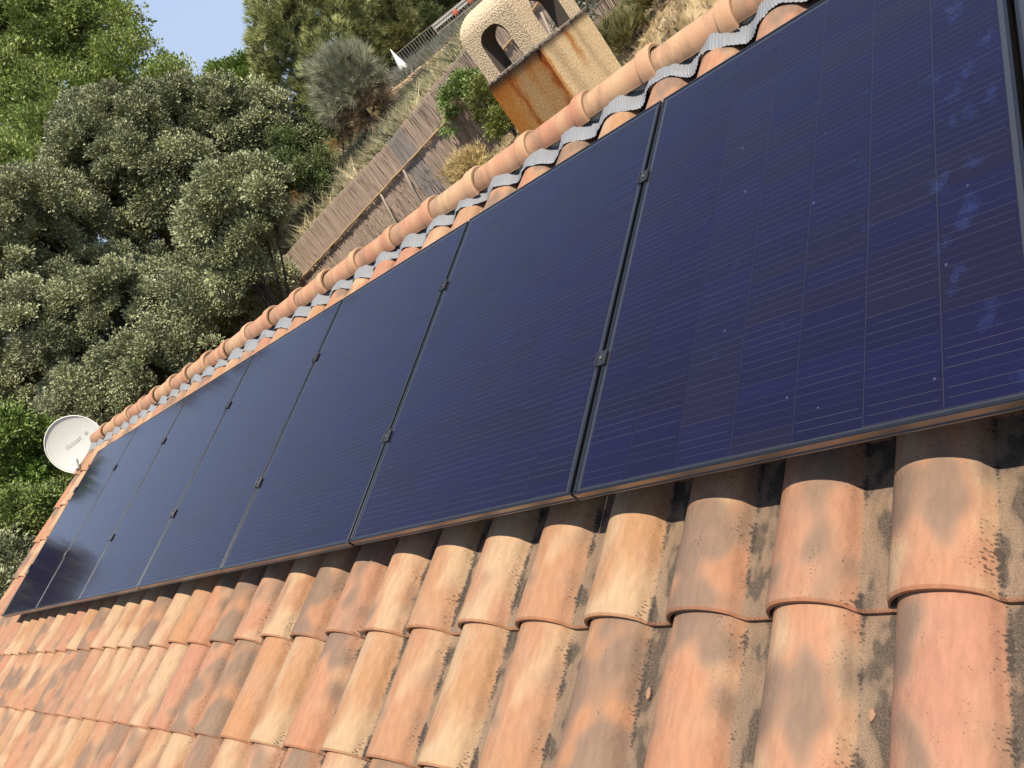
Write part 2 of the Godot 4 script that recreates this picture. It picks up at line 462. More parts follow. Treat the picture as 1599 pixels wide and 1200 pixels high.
func house() -> void:
	var hs := thing("house", "stucco house with flamed terracotta barrel tile roof, ridge tiles and rendered chimney", "house", Transform3D(Basis(), Vector3(-2.4, -3.0, -1.2)))
	var at := Transform3D(Basis(), -hs.position)
	# walls with thickness, gables included
	var wall := mat(lin(0.52, 0.40, 0.27), 0.95)
	wall.normal_enabled = true
	wall.normal_texture = noise_normal(0.06, 5, 8.0, 3)
	wall.uv1_triplanar = true
	var st := start()
	var zf := 2.0; var zb := -4.3
	var top := func(z: float) -> float: return RIDGE_Y - 0.34 - absf(z - RIDGE_Z) * tan(deg_to_rad(ROOF_DEG))
	for x in [VERGE_X + 0.12, ROOF_END - 0.4]:
		var a := Vector3(x, -3.4, zf); var b := Vector3(x, -3.4, zb)
		var c := Vector3(x, top.call(zb), zb); var d := Vector3(x, top.call(RIDGE_Z), RIDGE_Z); var e := Vector3(x, top.call(zf), zf)
		var w := Vector3(0.25, 0, 0)
		quad(st, b, a, e, c); tri(st, c, e, d)
		quad(st, a + w, b + w, c + w, e + w); tri(st, e + w, c + w, d + w)
	for z in [zf, zb]:
		var hgt: float = top.call(z) + 3.4
		box(st, Vector3(ROOF_END - VERGE_X - 0.8, hgt, 0.25), Transform3D(Basis(), Vector3((ROOF_END + VERGE_X) * 0.5 - 0.05, -3.4 + hgt * 0.5, z - 0.13 * signf(z))))
	make("wall", st, wall, hs, at)
	# deck: two slabs
	st = start()
	var len_f := 4.55
	box(st, Vector3(ROOF_END - VERGE_X - 0.06, len_f, 0.14), roof_xf((ROOF_END + VERGE_X) * 0.5, 2.17 - len_f * 0.5, PAN_Z - 0.115))
	var deck := make("roof", st, M.mortar, hs, at)
	var inv := deck.transform.affine_inverse()
	tile_materials(18)
	var tm := tile_mesh()
	# rows: nose y of each course; -0.27 is the course just below the panels
	var shown := []; var rest := []
	var col0 := int(floor((VERGE_X - JUNCTION) / PITCH)) + 1
	var col1 := int(floor((ROOF_END - JUNCTION) / PITCH)) - 1
	for row in range(-4, 6):
		for col in range(col0, col1 + 1):
			var y := -0.298 + row * GAUGE
			if row == 5: y = 1.752
			var x := JUNCTION + col * PITCH
			var seen := false
			if row == 0: seen = x < 1.5
			elif row == -1: seen = x < 1.25 and x > -7.6
			elif row == -2: seen = x < 0.4 and x > -6.0
			elif row == -3: seen = x < -2.0 and x > -4.9
			elif row == 5: seen = x < 0.9
			else: seen = x < -7.0
			var j := Vector3(rng.randf_range(-0.002, 0.002), rng.randf_range(-0.006, 0.006), rng.randf_range(-0.001, 0.0015))
			var xf := roof_xf(x + j.x, y + j.y, PAN_Z + j.z)
			xf.basis = xf.basis * Basis.from_euler(Vector3(rng.randf_range(-0.003, 0.003), rng.randf_range(-0.006, 0.006), rng.randf_range(-0.003, 0.003)))
			(shown if seen else rest).append(xf)
	for xf in shown:
		put("tile", tm, tile_mats[rng.randi() % tile_mats.size()], deck, inv * at * xf)
	var xr := []; var cr := []
	for xf in rest:
		xr.append(inv * at * xf); cr.append(Color.WHITE)
	# far slope, same tiles turned round the ridge
	var turn := Transform3D(Basis(Vector3.UP, PI), Vector3(0, 0, 2 * RIDGE_Z))
	for row in range(0, 6):
		for col in range(-14, 35):
			xr.append(inv * at * turn * roof_xf(JUNCTION + col * PITCH - 4.3, 1.752 - row * GAUGE, PAN_Z)); cr.append(Color.WHITE)
	many("far_tile", tm, tile_mats[0], xr, cr, deck)
	# slab under the far slope
	st = start()
	box(st, Vector3(ROOF_END - VERGE_X - 0.06, 2.7, 0.14), turn * roof_xf(-(ROOF_END + VERGE_X) * 0.5, 2.165 - 1.35, PAN_Z - 0.117))
	make("roof_back", st, M.mortar, hs, at)
	# verge: a skirt piece beside each outermost tile
	for row in range(-4, 6):
		st = start()
		var y := -0.298 + row * GAUGE
		box(st, Vector3(0.035, TILE_LEN - 0.03, 0.16), roof_xf(JUNCTION + col0 * PITCH - 0.024, y + 0.22, PAN_Z - 0.045), 0.006)
		make("verge_tile", st, tile_mats[(row * 5 + 30) % tile_mats.size()], deck, inv * at)
	# loose chips lying in the tile pans
	var chips := [[Vector3(1.09, -0.03, 0), "small pale orange tile chip in the pan at the far right, under the panel edge"], [Vector3(0.735, -0.50, 0), "brown flake lying in the pan at the lower right"], [Vector3(0.205, -0.47, 0), "small peach tile chip lying in a grimy pan left of the lower middle"]]
	for c in chips:
		var px: float = JUNCTION + (floor((c[0].x - JUNCTION) / PITCH) + 0.87) * PITCH
		var t := thing("tile_chip", c[1], "chip", roof_xf(px, c[0].y, PAN_Z + 0.0165), "loose chips on the tiles")
		var cst := start()
		cst.set_uv(Vector2.ZERO)
		var p := []
		for k in 7:
			var an := TAU * k / 7.0
			p.append(Vector2(cos(an) * rng.randf_range(0.003, 0.008), sin(an) * rng.randf_range(0.008, 0.016)))
		for k in 7:
			var q: Vector2 = p[k]; var q2: Vector2 = p[(k + 1) % 7]
			tri(cst, Vector3(0, 0, 0.005), Vector3(q.x, q.y, 0.003), Vector3(q2.x, q2.y, 0.003))
			quad(cst, Vector3(q.x, q.y, -0.002), Vector3(q2.x, q2.y, -0.002), Vector3(q2.x, q2.y, 0.003), Vector3(q.x, q.y, 0.003))
		make("shard", cst, mat(lin(0.26, 0.15, 0.09), 0.95), t)
	flashing(deck, inv * at)
	ridge(deck, inv * at)
	chimney(hs, at)

func flashing(deck: Node, xf: Transform3D) -> void:
	# pleated metal strip that follows the tiles under the ridge
	var st := start(true)
	var P := []
	var ys := [2.078, 2.095, 2.125, 2.165, 2.21]
	var n := int((0.98 - VERGE_X - 0.05) / 0.0036)
	var wob := noise(0.9, 2, 8)
	for j in ys.size():
		var row := []
		for i in n + 1:
			var x := VERGE_X + 0.04 + i * 0.0036
			var t := fposmod(x - JUNCTION, PITCH)
			# smoothed tile profile
			var z := 0.0
			for k in range(-3, 4):
				z += tile_profile(fposmod(t + k * 0.011, PITCH)) / 7.0
			z = maxf(z * 0.62 + BARREL * 0.37, tile_profile(t))
			var pleat := sin(x * TAU / 0.0144 + wob.get_noise_2d(x * 6.0, ys[j] * 4.0) * 1.5) * 0.0017
			var y: float = ys[j] + (wob.get_noise_1d(x * 3.0) * 0.035 + 0.006 * sin(x * 21.0) if j < 2 else 0.0)
			row.append(Vector3(x, y, PAN_Z + 0.014 + z + pleat - (0.006 if j == 0 else 0.0) + wob.get_noise_2d(x * 11.0, y * 16.0) * 0.013))
		P.append(row)
	sheet(st, P)
	var m := mat(lin(0.18, 0.19, 0.20), 0.65, 0.15)
	make("ridge_flashing", st, m, deck, xf * Transform3D(roof_basis, Vector3.ZERO))

func ridge_mesh() -> ArrayMesh:
	# half-round tile along +x with a collar at its right end
	var st := start(true)
	var L := 0.455
	var prof := [[0.0, 0.078], [0.30, 0.0865], [0.372, 0.0880], [0.376, 0.0895], [0.381, 0.0990], [0.386, 0.1010], [0.445, 0.1025], [0.452, 0.1010], [L, 0.0955]]
	var P := []; var U := []
	for j in 21:
		var a := deg_to_rad(-12.0 + 204.0 * j / 20.0)
		var row := []; var ur := []
		for p in prof:
			row.append(Vector3(p[0], sin(a) * p[1], cos(a) * p[1]))
			ur.append(Vector2(j / 20.0 * 0.58, 1.0 - p[0] / L))
		P.append(row); U.append(ur)
	sheet(st, P, U)
	st.set_smooth_group(-1)
	var q := 0.013
	for j in 20:
		var a := deg_to_rad(-12.0 + 204.0 * j / 20.0); var b := deg_to_rad(-12.0 + 204.0 * (j + 1) / 20.0)
		var da := Vector3(0, sin(a), cos(a)); var db := Vector3(0, sin(b), cos(b))
		var e := Vector3(L, 0, 0)
		quad(st, e + da * (0.0955 - q), e + da * 0.0955 * 1.0, e + db * 0.0955, e + db * (0.0955 - q), Vector2(0.1, 0.95), Vector2(0.2, 0.95), Vector2(0.2, 0.99), Vector2(0.1, 0.99))
		quad(st, da * 0.080, da * (0.080 - q), db * (0.080 - q), db * 0.080)
		quad(st, da * (0.080 - q), e + da * (0.0955 - q), e + db * (0.0955 - q), db * (0.080 - q))
	for s in [0, 20]:
		var a := deg_to_rad(-12.0 + 204.0 * s / 20.0)
		var d := Vector3(0, sin(a), cos(a))
		var e := Vector3(L, 0, 0)
		var q4 := [d * 0.08, e + d * 0.0955, e + d * (0.0955 - q), d * (0.08 - q)]
		if s == 0: q4.reverse()
		quad(st, q4[0], q4[1], q4[2], q4[3])
	return done(st)

func ridge(deck: Node, xf: Transform3D) -> void:
	var rm := ridge_mesh()
	var ridge_mats := []
	for k in 6:
		var m := mat(Color.WHITE, 0.8)
		m.albedo_texture = ridge_texture(k)
		m.texture_repeat = false
		m.metallic_specular = 0.35
		ridge_mats.append(m)
	var x := -8.47 - 0.0
	var i := 0
	while x < ROOF_END - 0.2:
		var b := Basis.from_euler(Vector3(rng.randf_range(-0.06, 0.06), rng.randf_range(-0.02, 0.02), rng.randf_range(-0.012, 0.010)))
		var o := Vector3(x, RIDGE_Y + rng.randf_range(-0.005, 0.005), RIDGE_Z + rng.randf_range(-0.004, 0.004))
		var pick: int = rng.randi() % 6
		put("ridge_tile", rm, ridge_mats[pick], deck, xf * Transform3D(b, o))
		x += 0.4105
		i += 1
	# mortar bed under the ridge tiles
	var st := start()
	box(st, Vector3(ROOF_END - VERGE_X - 0.2, 0.10, 0.10), Transform3D(Basis(), Vector3((ROOF_END + VERGE_X) * 0.5, RIDGE_Y + 0.005, RIDGE_Z)))
	make("mortar_bed", st, M.mortar, deck, xf)

# ------------------------------------------------------------------ chimney
func stain_texture() -> ImageTexture:
	# u 0..0.5 the stained face towards the eaves, 0.5..1 the pale face; v 0 at the top
	var w := 512; var h := 384
	var n1 := noise(0.012, 4, 61); var n2 := noise(0.25, 3, 62); var n3 := noise(0.03, 3, 63); var grit := noise(0.13, 3, 64)
	var b := PackedByteArray(); b.resize(w * h * 3)
	var o := 0
	for j in h:
		var v := float(j) / h
		for i in w:
			var c: Color
			var g := n2.get_noise_2d(i, j)
			var wob := n3.get_noise_2d(i * 0.6, j * 0.5) * 0.05
			if i < 256:
				var u := i / 256.0 + wob
				c = s255(172, 136, 88)
				c = c.lerp(s255(168, 112, 52), smoothstep(0.42, 0.1, u) * 0.9)
				var streak := exp(-pow((u - 0.36 - v * 0.06) / 0.05, 2)) * 0.85 + exp(-pow((u - 0.95) / 0.055, 2)) * 0.95 + exp(-pow((u - 0.70) / 0.03, 2)) * 0.35 * (1 - v)
				c = c.lerp(s255(132, 62, 20), clampf(streak * (0.75 + n1.get_noise_2d(i * 3, j) * 0.8), 0, 1) * (1.0 - 0.35 * v))
				c = c.lerp(s255(150, 78, 28), smoothstep(0.22, 0.02, v) * 0.55)
				c = c.lerp(s255(168, 146, 112), exp(-pow((u - 0.56) / 0.09, 2)) * 0.6)
				c = c.lerp(s255(164, 134, 92), exp(-pow((u - 0.80) / 0.08, 2)) * 0.5)
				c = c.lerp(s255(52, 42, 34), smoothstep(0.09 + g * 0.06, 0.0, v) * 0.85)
			else:
				var u := (i - 256) / 256.0 + wob * 0.6
				c = s255(214, 190, 148)
				c = c.lerp(s255(162, 142, 108), exp(-pow((u - 0.18 - v * 0.12) / 0.09, 2)) * 0.65 * (1.0 - v * 0.7))
				c = c.lerp(s255(160, 138, 104), exp(-pow((u - 0.66 - v * 0.1) / 0.06, 2)) * 0.6 * (1.0 - v * 0.8))
				c = c.lerp(s255(160, 98, 40), exp(-pow((u - 0.5) / 0.05, 2)) * 0.8 * smoothstep(0.42, 0.05, v))
				c = c.lerp(s255(176, 112, 52), exp(-pow((u - 0.02) / 0.03, 2)) * 0.7)
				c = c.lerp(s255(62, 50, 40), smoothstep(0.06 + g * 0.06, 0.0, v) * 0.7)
			var k := 0.95 + g * 0.14 + grit.get_noise_2d(i, j) * 0.17
			b[o] = clampi(int(c.r * k * 255.0), 0, 255); b[o + 1] = clampi(int(c.g * k * 255.0), 0, 255); b[o + 2] = clampi(int(c.b * k * 255.0), 0, 255)
			o += 3
	return picture(w, h, b)

func chimney(hs: Node, at: Transform3D) -> void:
	var x0 := -1.275; var x1 := -0.87; var zf := -2.45; var zb := -3.04; var yt := 0.972; var yb := -0.35
	var st := start()
	# body: faces subdivided a little and kept slightly uneven by the relief map
	var cells := 1
	quad(st, Vector3(x0, yb, zf), Vector3(x1, yb, zf), Vector3(x1, yt, zf), Vector3(x0, yt, zf), Vector2(0.002, 1.9), Vector2(0.498, 1.9), Vector2(0.498, 0), Vector2(0.002, 0))
	quad(st, Vector3(x1, yb, zf), Vector3(x1, yb, zb), Vector3(x1, yt, zb), Vector3(x1, yt, zf), Vector2(0.502, 1.9), Vector2(0.998, 1.9), Vector2(0.998, 0), Vector2(0.502, 0))
	quad(st, Vector3(x1, yb, zb), Vector3(x0, yb, zb), Vector3(x0, yt, zb), Vector3(x1, yt, zb), Vector2(0.502, 1.9), Vector2(0.998, 1.9), Vector2(0.998, 0), Vector2(0.502, 0))
	quad(st, Vector3(x0, yb, zb), Vector3(x0, yb, zf), Vector3(x0, yt, zf), Vector3(x0, yt, zb), Vector2(0.002, 1.9), Vector2(0.498, 1.9), Vector2(0.498, 0), Vector2(0.002, 0))
	quad(st, Vector3(x0, yt, zf), Vector3(x1, yt, zf), Vector3(x1, yt, zb), Vector3(x0, yt, zb), Vector2(0.1, 0.01), Vector2(0.4, 0.01), Vector2(0.4, 0.02), Vector2(0.1, 0.02))
	var m := mat(Color.WHITE, 0.95)
	m.albedo_texture = stain_texture()
	m.texture_repeat = false
	m.normal_enabled = true
	m.normal_texture = noise_normal(0.55, 2, 5.0, 71, 512)
	m.normal_scale = 1.0
	m.metallic_specular = 0.2
	var body := make("chimney", st, m, hs, at)
	# cap: rounded block pierced by an arched tunnel each way, hollow inside
	var cw := x1 - x0 - 0.03; var cd := zf - zb - 0.03; var ch := 0.345
	var prof := func(w: float, r: float) -> PackedVector2Array:
		var p := PackedVector2Array([Vector2(-w * 0.5, 0), Vector2(w * 0.5, 0)])
		for k in 9:
			var a := PI * 0.5 * k / 8.0
			p.append(Vector2(w * 0.5 - r + r * cos(a), ch - r + r * sin(a)))
		for k in 9:
			var a := PI * 0.5 + PI * 0.5 * k / 8.0
			p.append(Vector2(-w * 0.5 + r + r * cos(a), ch - r + r * sin(a)))
		return p
	var arch := func(w: float, hgt: float, r: float) -> PackedVector2Array:
		var p := PackedVector2Array([Vector2(-w * 0.5, -0.05), Vector2(w * 0.5, -0.05)])
		for k in 9:
			var a := PI * 0.5 * k / 8.0
			p.append(Vector2(w * 0.5 - r + r * cos(a), hgt - r + r * sin(a)))
		for k in 9:
			var a := PI * 0.5 + PI * 0.5 * k / 8.0
			p.append(Vector2(-w * 0.5 + r + r * cos(a), hgt - r + r * sin(a)))
		return p
	var root := CSGCombiner3D.new()
	var add := func(poly: PackedVector2Array, depth: float, op: int, turn: float) -> void:
		var c := CSGPolygon3D.new()
		c.polygon = poly
		c.depth = depth
		c.operation = op
		c.smooth_faces = false
		c.name = "cap_shape" if op != CSGShape3D.OPERATION_SUBTRACTION else "arch_opening"
		c.transform = Transform3D(Basis(Vector3.UP, turn), Vector3.ZERO) * Transform3D(Basis(), Vector3(0, 0, depth * 0.5))
		root.add_child(c, true)
	add.call(prof.call(cw, 0.11), cd, CSGShape3D.OPERATION_UNION, 0.0)
	add.call(prof.call(cd, 0.11), cw + 0.1, CSGShape3D.OPERATION_INTERSECTION, PI * 0.5)
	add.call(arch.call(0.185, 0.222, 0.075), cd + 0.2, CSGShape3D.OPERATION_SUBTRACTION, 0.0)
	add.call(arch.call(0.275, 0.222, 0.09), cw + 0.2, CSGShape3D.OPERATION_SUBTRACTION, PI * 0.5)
	var concrete := mat(lin(0.72, 0.64, 0.51), 0.95)
	concrete.albedo_texture = noise_ramp(0.085, 3, 81, [[0.26, s255(150, 134, 110)], [0.40, s255(206, 194, 172)], [0.55, s255(234, 226, 208)], [0.75, s255(250, 244, 230)]], 512)
	concrete.normal_enabled = true
	concrete.normal_texture = noise_normal(0.085, 3, 6.0, 81, 512)
	concrete.uv1_triplanar = true
	concrete.uv1_scale = Vector3(2.2, 2.2, 2.2)
	var arch_dark := mat(lin(0.075, 0.062, 0.05), 0.95)  # darker tone for the faces cut by the arch openings
	for c in root.get_children(): c.material = arch_dark if c.operation == CSGShape3D.OPERATION_SUBTRACTION else concrete
	root.name = "chimney_cap"
	root.transform = Transform3D(Basis(), Vector3((x0 + x1) * 0.5, yt + 0.018, (zf + zb) * 0.5))
	body.add_child(root)
	# dark, crumbling mortar line between body and cap
	st = start()
	box(st, Vector3(cw + 0.012, 0.022, cd + 0.012), Transform3D(Basis(), Vector3((x0 + x1) * 0.5, yt + 0.010, (zf + zb) * 0.5)), 0.004)
	for k in 70:
		var side := k % 2
		var p := Vector3(rng.randf_range(x0, x1), yt + 0.014, zf - 0.014) if side == 0 else Vector3(x1 - 0.014, yt + 0.014, rng.randf_range(zb, zf))
		box(st, Vector3(rng.randf_range(0.008, 0.05), rng.randf_range(0.004, 0.015), rng.randf_range(0.006, 0.02)), Transform3D(Basis.from_euler(Vector3(rng.randf() * 0.5, rng.randf() * 3.0, rng.randf() * 0.5)), p), 0.002)
	make("mortar_joint", st, mat(lin(0.17, 0.14, 0.11), 0.95), body)

# ------------------------------------------------------------------ panels
func panels() -> void:
	var W := 1.167; var H := 1.69
	var names := ["rightmost solar panel, cut off by the right photo edge", "largest solar panel in view with pale dust smudges along its right side", "solar panel left of the dusty one, third from the right", "solar panel in the middle of the row, fourth from the right", "fifth solar panel from the right, between middle panel and sky-reflecting ones", "solar panel third from the far gable end of the row", "solar panel second from the gable end, pale with sky reflection", "solar panel nearest the gable and satellite dish, reflecting dark trees"]
	# cell texture: fine fingers, a thin bright line along the lower edge
	var w := 256; var h := 40
	var b := PackedByteArray(); b.resize(w * h * 3)
	var n := noise(0.3, 2, 41)
	var gaps := noise(0.02, 3, 43)
	var o := 0
	for j in h:
		for i in w:
			var k := 0.80 + 0.12 * n.get_noise_2d(i, j * 0.3)
			if i % 4 == 0: k += 0.14
			var c := Color(k, k, k)
			if j >= h - 2 and i > 6 and i < w - 6:
				c = c.lerp(Color(1.0, 0.98, 0.94), 0.0)
			b[o] = clampi(int(c.r * 255), 0, 255); b[o + 1] = clampi(int(c.g * 255), 0, 255); b[o + 2] = clampi(int(c.b * 255), 0, 255)
			o += 3
	var cell_tex := picture(w, h, b)
	var tones := [lin(0.0094, 0.0062, 0.0350), lin(0.0084, 0.0056, 0.0300), lin(0.0104, 0.0068, 0.0285), lin(0.0094, 0.0064, 0.0390), lin(0.0112, 0.0074, 0.0260), lin(0.0090, 0.0060, 0.0330)]
	var cell_mats := []
	for t in tones:
		var m := mat(t, 0.6)
		m.albedo_texture = cell_tex
		m.metallic_specular = 0.03
		cell_mats.append(m)
	var joined := mat(Color(1, 1, 1), 0.6)
	joined.albedo_texture = cell_tex
	joined.vertex_color_use_as_albedo = true
	joined.metallic_specular = 0.03
	var line_mat := mat(lin(0.052, 0.049, 0.064), 0.5, 0.2)
	var cp := 0.1608; var sp := 0.0236; var rows := 70
	var cell_st := start()
	quad(cell_st, Vector3(0, 0, 0), Vector3(cp - 0.0014, 0, 0), Vector3(cp - 0.0014, sp - 0.0006, 0), Vector3(0, sp - 0.0006, 0), Vector2(0, 1), Vector2(1, 1), Vector2(1, 0), Vector2(0, 0))
	var cell_mesh := done(cell_st)
	# frame
	var fs := start()
	var lower := start()
	var fh := 0.035
	for s in [0, 1]:
		if s == 1: box(fs, Vector3(W, 0.008, fh), Transform3D(Basis(), Vector3(W * 0.5, H - 0.004, -fh * 0.5)), 0.001)
		else:
			box(fs, Vector3(W, 0.008, 0.005), Transform3D(Basis(), Vector3(W * 0.5, 0.004, -0.0025)), 0.001)
			box(lower, Vector3(W - 0.001, 0.007, fh - 0.0052), Transform3D(Basis(), Vector3(W * 0.5, 0.0042, -0.0052 - (fh - 0.0052) * 0.5)), 0.0008)
		box(fs, Vector3(0.008, H - 0.016, fh), Transform3D(Basis(), Vector3(0.004 + s * (W - 0.008), H * 0.5, -fh * 0.5)), 0.001)
		# return flange at the foot, with the small step the side shows
		box(fs if s == 1 else lower, Vector3(W, 0.003, 0.003), Transform3D(Basis(), Vector3(W * 0.5, -0.001 + s * (H + 0.002), -fh + 0.006)))
		box(fs, Vector3(W - 0.03, 0.03, 0.002), Transform3D(Basis(), Vector3(W * 0.5, 0.028 + s * (H - 0.056), -fh + 0.002)))
	var frame_mesh := done(fs)
	var lower_mesh := done(lower)
	var gs := start()
	quad(gs, Vector3(0.008, 0.008, -0.0018), Vector3(W - 0.008, 0.008, -0.0018), Vector3(W - 0.008, H - 0.008, -0.0018), Vector3(0.008, H - 0.008, -0.0018))
	var glass_mesh := done(gs)
	var bs := start()
	box(bs, Vector3(W - 0.016, H - 0.016, 0.003), Transform3D(Basis(), Vector3(W * 0.5, H * 0.5, -0.0075)))
	var back_mesh := done(bs)
	for k in range(-1, 7):
		var ox := -1.18 * k + 0.0065
		var t := thing("solar_panel", names[k + 1], "solar panel", roof_xf(ox + (0.004 if k == -1 else (0.001 if k == 0 else 0.0)), rng.randf_range(-0.002, 0.002), 0), "solar panels in a row on the roof")
		# panel 0 in the loop begins at seam 0 and runs to the right
		put("frame", frame_mesh, M.black_frame, t)
		put("lower_frame_bar", lower_mesh, M.lower_bar, t)
		put("backsheet", back_mesh, M.backsheet, t)
		put("glass", glass_mesh, M.glass, t)
		var single := 0
		var cs := start()
		var ls := start()
		for c in 7:
			for r in rows:
				var x := 0.021 + c * cp; var y := 0.0165 + r * sp
				var run := noise_pick(c, r, k)
				var near: bool = k == 0 and c >= 2 and single < 300 and r < 60
				if near:
					put("solar_cell", cell_mesh, cell_mats[run], t, Transform3D(Basis(), Vector3(x, y, -0.0045)))
					single += 1
				else:
					var v: Color = (tones[run] as Color).srgb_to_linear()
					cs.set_color(v)
					var a := Vector3(x, y, -0.0045)
					quad(cs, a, a + Vector3(cp - 0.0014, 0, 0), a + Vector3(cp - 0.0014, sp - 0.0006, 0), a + Vector3(0, sp - 0.0006, 0), Vector2(0, 1), Vector2(1, 1), Vector2(1, 0), Vector2(0, 0))
				# contact line along the lower edge of each strip, of uneven brightness and length
				if rng.randf() < 0.93:
					var x0 := x + rng.randf_range(0.0, 0.010); var x1 := x + cp - 0.002 - rng.randf_range(0.0, 0.010)
					var wd := rng.randf_range(0.0003, 0.0009)
					quad(ls, Vector3(x0, y, -0.0041), Vector3(x1, y, -0.0041), Vector3(x1, y + wd, -0.0041), Vector3(x0, y + wd, -0.0041))
		var jm := make("solar_cells", cs, joined, t)
		jm.set_meta("kind", "stuff")
		make("contact_lines", ls, line_mat, t).set_meta("kind", "stuff")
	clamps()
	dust()

func noise_pick(c: int, r: int, k: int) -> int:
	# strips cut from one wafer lie next to each other: tones come in runs
	var hsh := (c * 7349 + int(r / (2 + (c + k + 9) % 4)) * 9151 + (k + 3) * 3571) % 997
	return hsh % 6

func clamps() -> void:
	var st := start()
	box(st, Vector3(0.042, 0.055, 0.004), Transform3D(Basis(), Vector3(0, 0, 0.0032)), 0.001)
	box(st, Vector3(0.015, 0.055, 0.040), Transform3D(Basis(), Vector3(0, 0, -0.019)))
	for s in [-1, 1]: box(st, Vector3(0.005, 0.055, 0.004), Transform3D(Basis(), Vector3(s * 0.0175, 0, 0.0068)), 0.001)
	var body := done(st)
	st = start(true)
	tube(st, [Vector3(0, 0, 0.0052), Vector3(0, 0, 0.0085), Vector3(0, 0, 0.0090)], [0.0062, 0.0062, 0.0055], 12)
	var bolt := done(st)
	var ord := ["rightmost", "second from the right", "third from the right", "fourth from the right", "fifth from the right", "sixth from the right", "leftmost"]
	for s in 7:
		for row in 2:
			var y: float = [0.468, 1.266][row]
			var which := "upper" if row == 1 else "lower"
			var x := -1.18 * s
			var t := thing("panel_clamp", "small black clamp on the %s panel seam, the %s of its two" % [ord[s], which], "clamp", roof_xf(x, y + rng.randf_range(-0.006, 0.006), 0), "black clamps between solar panels")
			put("clamp_plate", body, M.clamp, t)
			put("bolt", bolt, M.bolt, t)
	for row in 2:
		var y: float = [0.468, 1.266][row]
		var t := thing("end_clamp", "black end clamp on the outer edge of the gable panel, the %s one" % ("upper" if row == 1 else "lower"), "clamp", roof_xf(-7.07 - 0.008, y, 0), "end clamps of the panel row")
		var es := start()
		box(es, Vector3(0.03, 0.05, 0.004), Transform3D(Basis(), Vector3(0.004, 0, 0.0032)), 0.001)
		box(es, Vector3(0.012, 0.05, 0.045), Transform3D(Basis(), Vector3(-0.006, 0, -0.021)), 0.001)
		make("clamp_plate", es, M.clamp, t)
		put("bolt", bolt, M.bolt, t)
		# rail that carries the row
		var rail := thing("mounting_rail", "aluminium mounting rail under the panel row, the %s of two" % ("upper" if row == 1 else "lower"), "rail", roof_xf(-2.9, y, -0.056), "rails under the panels")
		var rs := start()
		box(rs, Vector3(8.46, 0.04, 0.038), Transform3D(), 0.002)
		make("rail_profile", rs, mat(lin(0.12, 0.12, 0.13), 0.4, 0.9), rail)

func dust() -> void:
	# dried dust and droppings on the right part of the large panel
	var t := thing("dust_smudges", "pale dried dust smudges on the glass at the right of the largest panel", "dirt", roof_xf(0.01, 0, 0.0004))
	t.set_meta("kind", "stuff")
	var r := RandomNumberGenerator.new()
	r.seed = 5
	var film := mat(Color(0.26, 0.38, 0.66, 0.022), 0.9)
	film.transparency = BaseMaterial3D.TRANSPARENCY_ALPHA
	var thickm := mat(Color(0.45, 0.52, 0.68, 0.16), 0.9)
	thickm.transparency = BaseMaterial3D.TRANSPARENCY_ALPHA
	var a := start(); var b := start()
	var blob := func(st: SurfaceTool, c: Vector2, rad: float, z: float) -> void:
		var p := []
		for k in 14:
			var ang := TAU * k / 14.0
			p.append(Vector3(c.x + cos(ang) * rad * r.randf_range(0.6, 1.15), c.y + sin(ang) * rad * r.randf_range(0.7, 1.3), z))
		for k in 14: tri(st, Vector3(c.x, c.y, z), p[k], p[(k + 1) % 14])
	for i in 18:
		var c := Vector2(r.randf_range(0.97, 1.12), clampf(r.randfn(0.55, 0.28), 0.05, 1.3))
		for k in 8: blob.call(a, c + Vector2(r.randfn(0, 0.010), r.randfn(0, 0.016)), r.randf_range(0.003, 0.018), 0.0003 * (k + 1) + i * 0.00002)
	for i in 14: blob.call(b, Vector2(r.randf_range(0.4, 1.12), r.randf_range(0.05, 1.4)), r.randf_range(0.0015, 0.005), 0.0014 + i * 0.00002)
	for i in 9: blob.call(a, Vector2(r.randf_range(0.3, 0.9), r.randf_range(0.1, 1.3)), r.randf_range(0.01, 0.02), 0.0012 + i * 0.00002)
	make("dust_film", a, film, t).set_meta("kind", "stuff")
	make("dust_spots", b, thickm, t).set_meta("kind", "stuff")

